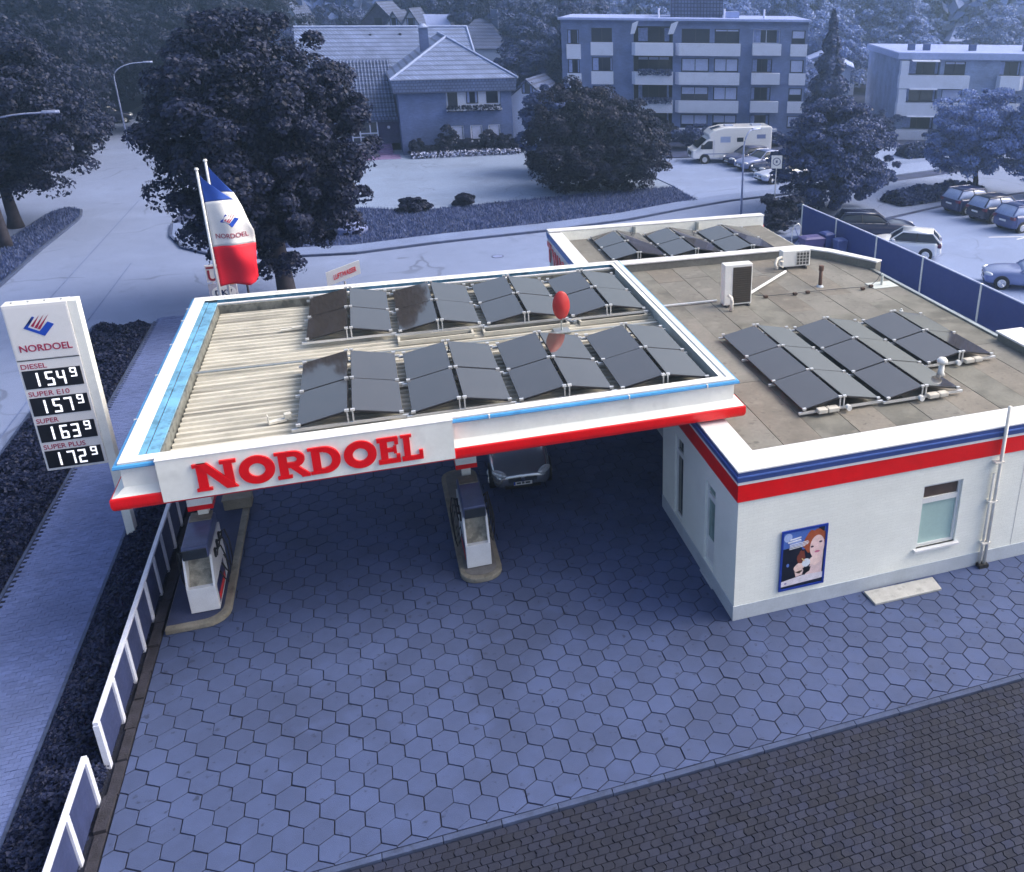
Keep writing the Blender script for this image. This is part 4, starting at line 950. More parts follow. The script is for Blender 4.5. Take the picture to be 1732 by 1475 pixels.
obj('oval', MB().disc((.02,-.006,3.35), .4, 'y', 26, .26, .01), M_SIGN, p2_); obj('orange_arc', MB().prism([(-.05,3.62),(.38,3.62),(.38,3.69),(-.05,3.69)][::-1], -.001, -.008, 'y'), mat('orange', lin(214,140,60), .5), p2_)
obj('lettering', text_mesh('DKV', .56, .2, .008, .03), mat('dkv_navy', lin(24,34,74), .5), p2_, loc=(-.26, -.012, 3.25))
# street lamps
def lamp(label, loc, h, arm, rz):
    t = thing('street_lamp', label, 'street lamp', loc, rz, None)
    k = 10; p = [(0,0,0),(0,0,h-1.3)]+[(arm*.75*(1-math.cos(i/k*PI/2)), 0, h-1.3+1.2*math.sin(i/k*PI/2)) for i in range(1, k+1)]+[(arm*.85,0,h-.06)]
    obj('mast', MB().tube(p, [.07]+[.055]+[.045]*(len(p)-2), 8), mat('lamp_grey', lin(150,162,200), .4, .3), t, smooth=True)
    obj('lantern', MB().loft([[(arm*.8+x, y*wv, h-.08+z) for y, z in ((-1,0),(-.7,.09),(.7,.09),(1,0),(.6,-.05),(-.6,-.05))] for x, wv in ((0,.08),(.25,.13),(.6,.13),(.75,.06))]), MATS['lamp_grey'], t)
    return t
lamp('curved grey street lamp beside the main road junction', (-16.5, 73.3, 0), 7.2, 3.0, .1)
lamp('curved street lamp whose arm reaches out of the roadside tree', (-15.3, 36.0, .06), 7.5, 4.3, .0)
lamp('thin street lamp at the edge of the parking bay', (25.7, 34.4, 0), 5.4, .9, .4)
zs = thing('zone_sign', 'square white zone sign with a dark ring on a thin post', 'sign', (27.2, 32.7, 0), -YAW)
obj('post', MB().tube([(0,.03,0),(0,.03,3.9)], .03, 8), M_ALU, zs); obj('board', MB().box(-.33,.33,-.02,0,3.2,4.0), M_SIGN, zs)
rg = MB(); o_ = arc(0, 3.62, .25, .25, 0, 2*PI, 24); i__ = arc(0, 3.62, .2, .2, 0, 2*PI, 24)
for k in range(24): rg.quad((o_[k][0],-.024,o_[k][1]), (i__[k][0],-.024,i__[k][1]), (i__[k+1][0],-.024,i__[k+1][1]), (o_[k+1][0],-.024,o_[k+1][1]))
obj('ring', rg, mat('ring_grey', lin(84,92,130), .5), zs); obj('glyph', MB().box(-.06,.06,-.026,-.021,3.54,3.7), MATS['ring_grey'], zs)
tag(obj('marker_post', MB().tube([(0,0,0),(0,0,1.0)], .05, 8), M_PLASTIC, loc=(46.5, 42.5, 0)), 'small white marker post on the far kerb by the parking lot', 'post')

# ------------------------------------------------------------------ navy screen fence, bins
M_NAVY = mat('screen_navy', lin(46,64,128), .65, var=.06, scale=1.5)
nf = thing('screen_fence', 'long navy screen fence with white posts beside the car park', 'fence', (27.35, 20, 0), 0)
ps = [(-.3,8.6),(-.1,4.95),(.08,1.1),(.2,-2.8),(.24,-7.05),(.26,-11.3),(.28,-15.6)]
for x, y in ps: obj('post', MB().box(x-.05,x+.05,y-.05,y+.05,-.05,1.86), M_WHITE, nf, bevel=.006)
for (xa, ya), (xb, yb) in zip(ps[:-1], ps[1:]):
    obj('panel', MB().prism([(xa-.012,ya-.05),(xa+.012,ya-.05),(xb+.012,yb+.05),(xb-.012,yb+.05)][::-1], .06, 1.80), M_NAVY, nf)
    obj('top_rail', MB().prism([(xa-.04,ya-.05),(xa+.04,ya-.05),(xb+.04,yb+.05),(xb-.04,yb+.05)][::-1], 1.801, 1.85), mat('rail_pale', lin(176,186,216), .5), nf)
M_BIN = mat('bin_blue', lin(84,100,160), .5, var=.08); M_BINR = mat('bin_red', lin(78,74,126), .5, var=.08)
def bin_(label, loc, sx, sy, h, m_, rz=0):
    t = thing('waste_bin', label, 'bin', loc, rz)
    obj('body', MB().loft([[(-sx*a,-sy*a,z),(sx*a,-sy*a,z),(sx*a,sy*a,z),(-sx*a,sy*a,z)] for a, z in ((.82,.08),(1,h))]), m_, t)
    obj('lid', MB().loft([[(-sx*a,-sy*a,z),(sx*a,-sy*a,z),(sx*a,sy*a,z),(-sx*a,sy*a,z)] for a, z in ((1.04,h+.001),(1.04,h+.05),(.7,h+.13))]), m_, t)
    for s in (-1, 1): obj('wheel', MB().tube([(s*sx*.7-.04,sy*.8,.1),(s*sx*.7+.04,sy*.8,.1)], .1, 12), M_BLACK, t)
bin_('large violet blue waste container beside the navy fence', (25.6, 24.6, -.02), .6, .4, 1.0, M_BINR)
bin_('dark blue waste bin between the violet container and the round-lid bin', (26.5, 24.6, -.02), .3, .35, 1.15, M_NAVY, .1)
bin_('pale blue round-lid waste bin nearest the navy fence', (26.95, 23.9, -.02), .3, .3, .95, M_BIN)
hr = thing('hose_rack', 'pale hose rack tube bent up beside the bins', 'rack', (24.9, 25.6, -.02))
obj('hoop', MB().tube([(0,0,0),(0,0,1.3),(.1,0,1.5),(.35,0,1.6),(.5,0,1.4),(.5,0,0)], .03, 8), M_ALU, hr, smooth=True); obj('hose', MB().tube([(.1,-.1,1.4),(.3,-.3,.8),(-.3,-.4,.3),(-.1,-.2,.1)], .025, 6), M_BIN, hr)

# ------------------------------------------------------------------ houses and flats
M_BRICK = tiled('house_brick', lin(76,94,142), .24, .075, var=.14, mortar=.8, bump=.25)
M_BRICK2 = tiled('flats_brick', lin(96,113,160), .24, .075, var=.1, mortar=.85, bump=.2)
M_BRICK3 = tiled('flats_brick_pale', lin(126,143,184), .24, .075, var=.1, mortar=.85, bump=.2)
M_TILE = tiled('roof_tile', lin(116,134,180), .3, .33, 'xz', var=.14, mortar=.45, bump=1.2, gap=.16, offset=0)
M_TILED = tiled('roof_tile_dark', lin(84,99,142), .3, .33, 'xz', var=.16, mortar=.4, bump=1.2, gap=.16, offset=0)
M_TILEH = tiled('hung_tile', lin(90,108,154), .3, .25, 'xz', var=.12, mortar=.5, bump=1.0, gap=.14)
M_RIDGE = mat('ridge_tile', lin(140,156,198), .8, var=.15, scale=4)
M_BALC = mat('balcony_white', lin(206,214,240), .6, var=.04, scale=1, stain=[(1.5,.92,.55,.7)])
M_REND = mat('render_white', lin(196,206,236), .7, var=.06, scale=.8)
M_STEPS = mat('step_brick', lin(120,104,150), .85, var=.15, scale=4)
M_TRIM = mat('trim_white', lin(204,212,238), .5, var=.04)
M_DARKT = mat('trim_dark', lin(30,34,56), .5, var=.1)
M_ROOFF = mat('flat_roof_edge', lin(150,166,216), .7, var=.08)
M_CURT = mat('curtain', lin(134,150,202), .8, var=.2, scale=5)

def win(parent, x0, x1, z0, z1, y, mull=1, blind=None, frame=M_TRIM, t=.07, glass=M_GLASSB, sill=False, deep=.1):
    """window set back in its opening on a facade facing local -y; frame bars, pane, optional blind"""
    f = MB(); yb = y+deep
    f.box(x0,x0+t,yb-.04,yb+.02,z0,z1).box(x1-t,x1,yb-.04,yb+.02,z0,z1).box(x0+t,x1-t,yb-.04,yb+.02,z0,z0+t).box(x0+t,x1-t,yb-.04,yb+.02,z1-t,z1)
    for k in range(1, mull+1): c = x0+(x1-x0)*k/(mull+1); f.box(c-t*.45,c+t*.45,yb-.038,yb+.02,z0+t,z1-t)
    o = obj('window', f, frame, parent)
    obj('pane', MB().box(x0+t*.5,x1-t*.5,yb,yb+.012,z0+t*.5,z1-t*.5), glass, o)
    if blind is not None:
        for k in range(mull+1):
            a = x0+t+(x1-x0-2*t)*k/(mull+1)+t*.45; b = x0+t+(x1-x0-2*t)*(k+1)/(mull+1)-t*.45
            obj('blind', MB().box(a,b,yb-.012,yb-.002,z1-t-(z1-z0-2*t)*blind,z1-t), M_BLIND, o)
    if blind is None and x1-x0 > .7 and random.random() < .75:
        q = random.uniform(.12, .3)*(x1-x0); p_ = random.uniform(.05, .2)*(x1-x0)
        obj('curtain', MB().box(x0+t,x0+t+q,yb-.011,yb-.002,z0+t,z1-t), M_CURT, o); obj('curtain', MB().box(x1-t-p_,x1-t,yb-.011,yb-.002,z0+t,z1-t), M_CURT, o)
    if sill: obj('sill', MB().box(x0-.06,x1+.06,y-.08,yb-.045,z0-.05,z0), frame, o)
    return o
FP = lambda a, z, d: (a, d, z)
# ---- brick house with hipped front block
hs = thing('brick_house', 'two storey brick house with a hipped tiled roof and flower boxes', 'house', (6.35, 62.0, 0))
HW, HD, HE = 9.45, 9.0, 5.3
ups = [(4.05, 4.85, 3.85, 5.2), (5.6, 6.6, 4.15, 5.2), (7.3, 8.3, 4.15, 5.2)]
los = [(4.15, 5.2, .95, 2.35), (5.75, 6.8, .95, 2.35), (7.3, 8.35, .95, 2.35)]
mb = MB(); grid_wall(mb, 0, HW, 0, HE, [(3.9, 8.5, 3.75, 5.22)]+los, FP, .2)
mb.quad((0,HD,0),(0,0,0),(0,0,HE),(0,HD,HE)).quad((HW,0,0),(HW,HD,0),(HW,HD,HE),(HW,0,HE)).quad((HW,HD,0),(0,HD,0),(0,HD,HE),(HW,HD,HE)); obj('wall', mb, M_BRICK, hs)
obj('loggia_back', MB().box(3.9,8.5,.201,.26,3.75,5.22), M_REND, hs)
for h in ups: win(hs, *h, .0, 0, None, M_DARKT, deep=.19)
bl_ = obj('balcony', MB().box(3.85,8.55,-.28,-.0,3.62,3.74), M_TRIM, hs)
for i in range(9): 
    obj('flower_box', MB().box(3.95+i*.5,4.4+i*.5,-.26,-.06,3.745,3.9), M_TRIM if i % 3 else M_DARKT, bl_)
P = np.stack([RNG.uniform(3.9,8.5,700), RNG.uniform(-.4,-.05,700), RNG.uniform(3.55,4.05,700)], 1)
fo = obj('flowers', leaves('flowers', P, np.tile([0,-.5,.6], (700,1)), .13), M_LEAF, bl_); fo['kind'] = 'stuff'
for h in los: win(hs, *h, 0, 0, .9, M_TRIM, .1, deep=.12, sill=True)
e = .35; zb, zt = 5.2, 6.25
obj('hung_tile_band', MB().loft([[(-e,-e,zb),(HW+e,-e,zb),(HW+e,HD,zb),(-e,HD,zb)], [(-e-.12,-e-.12,zt),(HW+e+.12,-e-.12,zt),(HW+e+.12,HD,zt),(-e-.12,HD,zt)]], cap=False), M_TILEH, hs)
obj('soffit', MB().box(-e,HW+e,-e,HD,zb-.03,zb), M_DARKT, hs)
ax, ay, az = HW/2, 4.6, 9.35
rf = obj('roof', MB().quad((-e-.2,-e-.2,zt),(HW+e+.2,-e-.2,zt),(ax,ay,az)).quad((HW+e+.2,-e-.2,zt),(HW+e+.2,HD+3,zt),(ax,HD+3,az),(ax,ay,az)).quad((-e-.2,HD+3,zt),(-e-.2,-e-.2,zt),(ax,ay,az),(ax,HD+3,az)), M_TILE, hs)
obj('ridge', MB().tube([(-e-.2,-e-.2,zt+.05),(ax,ay,az+.06)], .1, 8).tube([(HW+e+.2,-e-.2,zt+.05),(ax,ay,az+.06)], .1, 8).tube([(ax,ay,az+.06),(ax,HD+3,az+.06)], .1, 8), M_RIDGE, rf)
ch = obj('chimney', MB().box(2.55,3.3,5.2,6.0,7.0,10.1), M_BRICK, rf); obj('chimney_cap', MB().box(2.45,3.4,5.1,6.1,10.1,10.2).tube([(2.9,5.5,10.2),(2.9,5.5,10.45)], [.42,.2], 10), M_RIDGE, rf)
# link with entrance, in front of the long rear range
obj('wall', MB().box(-7.5,-.001,3.2,9.0,.6,2.95), mat('entrance_brick', lin(64,66,108), .85, var=.2, scale=3), hs)
obj('link_roof', MB().quad((-7.6,2.7,2.9),(-.1,2.7,2.9),(-.1,9.0,7.2),(-7.6,9.0,7.2)), M_TILED, hs)
lr = MB()
for i in range(26): lr.tube([(-7.5+i*.29,2.68,2.95),(-7.5+i*.29,9.0,7.25)], .06, 5)
obj('link_roof_rolls', lr, M_TILE, hs, kind='stuff')
obj('fascia', MB().box(-7.6,-.1,2.66,2.72,2.55,2.92), M_TILED, hs)
dr = obj('door', MB().box(-4.0,-3.9,2.95,3.15,.6,2.6).box(-1.9,-1.8,2.95,3.15,.6,2.6).box(-3.9,-1.9,2.95,3.15,2.5,2.6).box(-3.35,-3.25,2.96,3.15,.6,2.5).box(-2.5,-2.4,2.96,3.15,.6,2.5).box(-3.9,-1.9,2.965,3.15,1.5,1.6).box(-3.9,-1.9,2.965,3.15,1.2,1.28).box(-3.9,-1.9,2.965,3.15,.6,.72), M_TRIM, hs)
obj('pane', MB().box(-3.92,-1.88,3.1,3.12,.62,2.52), M_GLASSB, dr); obj('lintel', MB().box(-4.1,-1.7,2.9,3.16,2.61,2.95), M_TRIM, dr)
win(hs, -5.6, -4.3, 1.2, 2.2, 3.06, 0, None)
obj('wall_lamp', MB().disc((-.9,3.15,2.0), .13, 'y', 14, thick=.1), M_TRIM, hs)
for i in range(4): obj('step', MB().box(-4.2,-.8,2.9-.9*(i+1)*.6,3.19 if i == 0 else 2.9-.9*i*.6,.0,.6-.15*i), M_STEPS, hs)
obj('entrance_path', MB().box(-5.2,-.3,-1.6,.7,.041,.06), M_STEPS, hs)
# rear range
obj('wall', MB().box(-7.8,7.4,10.0,16.5,0,6.0), M_BRICK, hs)
rr = obj('rear_roof', MB().quad((-8.0,8.6,6.6),(7.9,8.6,6.6),(7.6,13.2,9.85),(-8.0,13.2,9.85)).quad((7.9,17.6,6.0),(-8.0,17.6,6.0),(-8.0,13.2,9.85),(7.6,13.2,9.85)).quad((7.9,8.6,6.6),(7.9,17.6,6.0),(7.6,13.2,9.85)), M_TILE, hs)
obj('ridge', MB().tube([(-8,13.2,9.9),(7.6,13.2,9.9)], .11, 8).tube([(7.9,8.6,6.65),(7.6,13.2,9.9)], .1, 8), M_RIDGE, rr)
for x, z in ((-1.5,9.2),(1.2,9.25),(3.1,9.2)): obj('roof_vent', MB().box(x,x+.2,12.2,12.5,z-.25,z+.1), M_DARKT, rr)

# ---- flats with white balconies (front parallel to the view)
ap = thing('apartment_block', 'four storey brick apartment block with rows of white balconies', 'building', (21.3, 66.2, 0), -YAW)
AW, AH, AD = 22.4, 10.55, 11.0
BT = [8.91, 6.36, 3.84, 1.32]                        # balcony tops
holes = []
for b in BT:
    t_ = min(b+1.42, 10.45)
    holes += [(2.75, 4.62, b, b+1.22), (6.55, 10.15, b-.02, b+1.4), (10.95, 13.5, b, b+1.22), (13.95, 16.2, b, b+1.22), (17.45, 19.3 if b < 8 else 19.9, b, b+1.22), (20.95, 22.2, b, b+1.16), (.55, 1.6, b-.2, b+1.05)]
mb = MB(); grid_wall(mb, 0, AW, 0, AH, holes, FP, .9)
mb.quad((0,AD,0),(0,0,0),(0,0,AH),(0,AD,AH)).quad((AW,0,0),(AW,AD,0),(AW,AD,AH),(AW,0,AH)).quad((AW,AD,0),(0,AD,0),(0,AD,AH),(AW,AD,AH)); obj('wall', mb, M_BRICK2, ap)
obj('roof_edge', MB().box(-.25,AW+.25,-.3,AD,AH+.25,AH+.42), M_ROOFF, ap); obj('attic_band', MB().box(-.02,AW+.02,-.12,AD,AH,AH+.249), M_BRICK, ap)
obj('roof_deck', MB().box(-.1,AW+.1,-.1,AD-.1,AH+.4,AH+.45), mat('roof_gravel', lin(136,152,206), .9, var=.15, scale=2), ap)
sh = obj('stair_head', MB().box(9.9,14.8,3.5,8.5,AH+.45,13.4), M_TILED, ap)
for x in (8.8, 14.9, 18.6): obj('roof_pipe', MB().tube([(x,2.5,AH+.45),(x,2.5,AH+1.25)], .09, 8), M_TRIM, ap)
obj('roof_box', MB().box(15.0,16.3,2.6,3.6,AH+.451,AH+1.0), M_ROOFF, ap)
for r_, b in enumerate(BT):
    win(ap, 2.75, 4.62, b, b+1.22, .0, 1, [.0, None, .95, None][r_], M_DARKT, deep=.08)
    obj('spandrel', MB().box(2.66,4.7,-.06,-.0,b-1.16,b-.01), M_BALC, ap)
    win(ap, .55, 1.6, b-.2, b+1.05, .0, 1, None, M_DARKT, deep=.08); obj('spandrel', MB().box(.45,1.75,-.08,-.0,b-1.5 if b > 2 else .1,b-.21), M_BALC, ap)
    # loggia A with parapet
    lg = obj('loggia_back', MB().box(6.55,10.15,.901,1.0,b-.02,b+1.4), M_DARKT, ap)
    win(ap, 6.9, 9.9, b, b+1.3, .75, 2, [None, .2, None, None][r_], M_DARKT, deep=.1)
    A_ = obj('balcony', MB().prism([(6.4,-.02),(6.75,-.75),(10.2,-.75),(10.2,-.02)], b-1.1, b), M_BALC, ap)
    if r_ in (1, 2):
        P = np.stack([RNG.uniform(7.0,10.1,500), RNG.uniform(-.95,-.6,500), b+RNG.uniform(-.25,.28,500)], 1)
        fo = obj('flowers', leaves('flowers', P, np.tile([0,-.5,.6], (500,1)), .14), M_LEAF2, A_); fo['kind'] = 'stuff'
    # balcony B and its windows
    win(ap, 10.95, 13.5, b, b+1.22, .0, 1, [None, .95, .55, .75][r_], M_DARKT, deep=.1); win(ap, 13.95, 16.2, b, b+1.22, .0, 1, [.12, .95, .97, .6][r_], M_DARKT, deep=.1)
    if r_ < 3: obj('balcony', MB().prism([(10.4,-.02),(10.75,-.6),(16.3,-.6),(16.3,-.02)], b-1.08, b-.02), M_BALC, ap)
    else: obj('balcony', MB().prism([(10.4,-.02),(10.75,-.6),(13.8,-.6),(13.8,-.02)], b-1.0, b-.02), M_BALC, ap)
    win(ap, 17.45, 19.3 if b < 8 else 19.9, b, b+1.22, .25, 1, None, M_DARKT if r_ else M_TRIM, deep=.1)
    obj('balcony', MB().box(17.4,20.0,-.6,-.01,b-1.0,b), M_BALC, ap)
    win(ap, 20.95, 22.2, b, b+1.16, .0, 0, [.6, .98, .5, .9][r_], M_DARKT, deep=.1)
    if r_ < 3: obj('spandrel', MB().box(20.9,22.42,-.07,-.0,b-1.08,b-.03), M_BALC, ap)
for x, s in ((6.5, .25), (10.0, .7)): obj('awning', MB().prism([(x,10.55),(x+.35+s*.2,10.75),(x+.5+s*.2,10.75),(x+.2,9.7),(x-.1-s*.3,9.65)], -.75, -.5, 'y'), M_BALC, ap)

# ---- paler flats at the right
a2 = thing('apartment_block', 'three storey pale brick flats with white balconies beside the car park', 'building', (52.3, 58.6, 0), -YAW)
W2, H2, D2 = 21.0, 7.5, 14.0
B2 = [6.05, 3.5, .95]
hl = []
for b in B2: hl += [(.8, 3.9, b, b+1.35), (4.3, 6.3, b, b+1.25), (9.6, 11.6, b, b+1.3), (13.5, 16.5, b, b+1.3)]
mb = MB(); grid_wall(mb, 0, W2, 0, H2, hl, FP, .6); mb.quad((0,D2,0),(0,0,0),(0,0,H2),(0,D2,H2)).quad((W2,0,0),(W2,D2,0),(W2,D2,H2),(W2,0,H2)); obj('wall', mb, M_BRICK3, a2)
obj('roof_edge', MB().box(-.3,W2+.3,-.5,D2,H2,H2+.55), M_ROOFF, a2); obj('roof_deck', MB().box(-.2,W2+.2,-.4,D2-.1,H2+.55,H2+.6), MATS['roof_gravel'], a2)
for x in (1.5,3.0,7.5,12.8,14.2): obj('roof_cowl', MB().box(x,x+.6,3,3.6,H2+.6,H2+1.2), M_BRICK, a2)
for r_, b in enumerate(B2):
    win(a2, .8, 3.9, b, b+1.35, .3, 1, None, M_DARKT, deep=.2); win(a2, 4.3, 6.3, b, b+1.25, 0, 1 if r_ == 0 else 0, [.15, .75, .95][r_], M_DARKT)
    win(a2, 9.6, 11.6, b, b+1.3, .2, 1, None, M_DARKT); win(a2, 13.5, 16.5, b, b+1.3, .2, 1, None, M_DARKT)
    obj('balcony', MB().box(-.05,6.6 if r_ < 2 else 3.9,-.75,-.01,b-1.2,b), M_BALC, a2); obj('balcony', MB().prism([(9.4,-.02),(9.5,-.8),(11.4,-.8),(12,-.02)], b-1.3, b), M_BALC, a2)
    obj('balcony', MB().box(13.4,16.6,-.7,-.01,b-1.15,b), M_BALC, a2)
    obj('awning', MB().prism([(-.9,b+1.25),(-.9,b+1.32),(.1,b+1.55),(.1,b+1.48)], 1.0, 3.6, 'x'), M_BALC, a2); obj('side_screen', MB().box(.02,.75,-.7,-.012,b+.001,b+1.3), M_BALC, a2) if r_ < 2 else None

# ---- far houses between the trees
def far_house(label, loc, w_, d, eave, ridge, rz, wallm, roofm, gable_front=True, wins=2, chim=False, hip=0.):
    t = thing('far_house', label, 'house', loc, rz, None)
    o = .4
    if gable_front:
        obj('wall', MB().prism([(-w_/2,0),(w_/2,0),(w_/2,eave),(0,ridge-.15),(-w_/2,eave)][::-1], 0, d, 'y'), wallm, t)
        k = (ridge-eave)/(w_/2)
        rf = obj('roof', MB().prism([(-w_/2-o,eave-o*k),(0,ridge),(0,ridge+.2),(-w_/2-o,eave-o*k+.2)][::-1], -.4, d+.4, 'y').prism([(w_/2+o,eave-o*k),(w_/2+o,eave-o*k+.2),(.001,ridge+.201),(.001,ridge)][::-1], -.4, d+.4, 'y'), roofm, t)
    else:
        obj('wall', MB().box(-w_/2,w_/2,0,d,0,eave), wallm, t)
        h_ = hip
        rf = obj('roof', MB().quad((-w_/2-o,-o,eave),(w_/2+o,-o,eave),(w_/2-h_,d/2,ridge),(-w_/2+h_,d/2,ridge)).quad((w_/2+o,d+o,eave),(-w_/2-o,d+o,eave),(-w_/2+h_,d/2,ridge),(w_/2-h_,d/2,ridge)).quad((w_/2+o,-o,eave),(w_/2+o,d+o,eave),(w_/2-h_,d/2,ridge)).quad((-w_/2-o,d+o,eave),(-w_/2-o,-o,eave),(-w_/2+h_,d/2,ridge)), roofm, t)
    for i in range(wins):
        x = -w_/2+w_*(i+.5)/wins
        win(t, x-.55, x+.55, eave*.5, eave*.5+1.3, -.11, 0, None, M_TRIM, deep=.1)
    if gable_front: win(t, -.5, .5, eave+.5, eave+1.5, -.11, 0, None, M_DARKT, deep=.1)
    if chim: obj('chimney', MB().box(w_*.18,w_*.18+.8,d*.45,d*.45+.8,ridge-1.5,ridge+1.1), M_BRICK, rf)
    return t
HA = lambda px, D: (3.014+math.sin(YAW)*D+math.cos(YAW)*(px-1131.3)/1483*D*1.06, -16.54+math.cos(YAW)*D-math.sin(YAW)*(px-1131.3)/1483*D*1.06, 0)
far_house('white gabled house peeping over the big roadside tree', (-5.2, 124.2, 0), 5.0, 9, 8.0, 12.2, -.2, M_REND, M_TILED, chim=True)
far_house('long hazy tiled roof far behind the half-timbered house', (6.0, 131, 0), 9, 8, 7.6, 11.2, -.3, M_REND, M_TILE, False, 3, hip=.3)
far_house('dark half-timbered house with a steep overhanging gable', (6.8, 107, 0), 6.0, 8, 8.2, 11.4, -.28, mat('timber_dark', lin(62,68,106), .8, var=.4, scale=3), M_TILED)
far_house('narrow white gable with one small square window', (8.4, 100.4, 0), 2.7, 6, 8.4, 10.5, -.28, M_REND, M_TILED, wins=1)
far_house('narrow white gable with a round window', (10.3, 99.6, 0), 2.9, 6, 8.4, 10.8, -.28, M_REND, M_TILED, wins=1)
far_house('grey house with roof lights right of the two white gables', (12.9, 101, 0), 3.6, 6, 8.0, 10.2, -.28, M_REND, M_ROOFF, False, 2)
far_house('hip roofed house with a white chimney among the trees', (16.8, 90, 0), 6.4, 9, 6.9, 9.9, -.28, M_REND, M_TILED, False, 2, True, 2.4)
far_house('low white garden house between the brick house and the shrubs', (17.3, 62.5, 0), 3.6, 5, 4.3, 5.9, -.5, M_REND, M_TILED, wins=1)
far_house('small tiled house with a dormer just above the flats roof', (36.4, 115, 0), 3.4, 6, 9.0, 11.0, -.33, M_REND, M_TILE, wins=1)
far_house('pale tiled gable just above the middle of the flats roof', (41.4, 107.8, 0), 4.4, 7, 9.2, 11.2, -.33, M_REND, M_TILE, wins=1)
far_house('white house with a shallow roof right of the flats', (51.8, 72.6, 0), 6.0, 8, 5.6, 6.9, -.5, M_REND, M_ROOFF, wins=1)
far_house('small house with a white bargeboard gable behind the conifer', (65, 94.2, 0), 6.4, 7, 5.6, 7.9, -.33, M_REND, M_TILE, wins=2)
far_house('wide hazy roof behind the pale flats', (82, 105, 0), 12, 9, 6.4, 8.9, -.33, M_REND, M_TILE, False, 4, hip=2)
far_house('pale hip roofed house far right behind the flats', (94, 101, 0), 9, 9, 6.4, 9.0, -.33, M_REND, M_ROOFF, False, 3, hip=2)
far_house('distant pale block above the half-timbered roof', (11.0, 150.5, 0), 7, 8, 11.0, 11.6, -.3, M_REND, M_ROOFF, False, 2)

# ------------------------------------------------------------------ vehicles
M_RIM = mat('alloy_rim', (.62,.64,.68), .3, .6, var=.1)
M_TYRE = mat('tyre', (.02,.02,.024), .8, var=.2)
M_CARG = mat('car_glass', (.02,.026,.04), .05, var=.05, spec=.9)
M_CARGL = mat('car_glass_pale', lin(150,166,206), .1, var=.1)
M_LAMP = mat('headlamp', (.72,.75,.8), .1, .3, var=.2, scale=20, spec=.9)
M_TAIL = mat('tail_lamp', lin(96,40,70), .2, var=.1)
M_CHROME = mat('chrome', (.8,.8,.82), .12, 1.0, var=.05)
M_PLATE = mat('number_plate', (.75,.77,.8), .4, var=.03)
def paint(name, col): return mat('paint_'+name, col, .25, .15, var=.015, scale=.5, coat=.5)
CAR = dict(
  sedan=dict(L=4.55, W=1.78, H=1.46, hood=.98, belt=.95, boot=1.0, ws=(.62,-.05), rw=(-1.15,-1.75)),
  hatch=dict(L=3.95, W=1.72, H=1.48, hood=.98, belt=.97, boot=1.05, ws=(.78,.12), rw=(-1.45,-1.88)),
  wagon=dict(L=4.7, W=1.8, H=1.48, hood=.96, belt=.95, boot=1.02, ws=(.68,.0), rw=(-1.9,-2.28)),
  suv=dict(L=4.2, W=1.8, H=1.62, hood=1.08, belt=1.06, boot=1.12, ws=(.75,.15), rw=(-1.6,-2.02)),
  coupe=dict(L=4.4, W=1.76, H=1.34, hood=.86, belt=.9, boot=.95, ws=(.5,-.2), rw=(-.95,-1.75)))
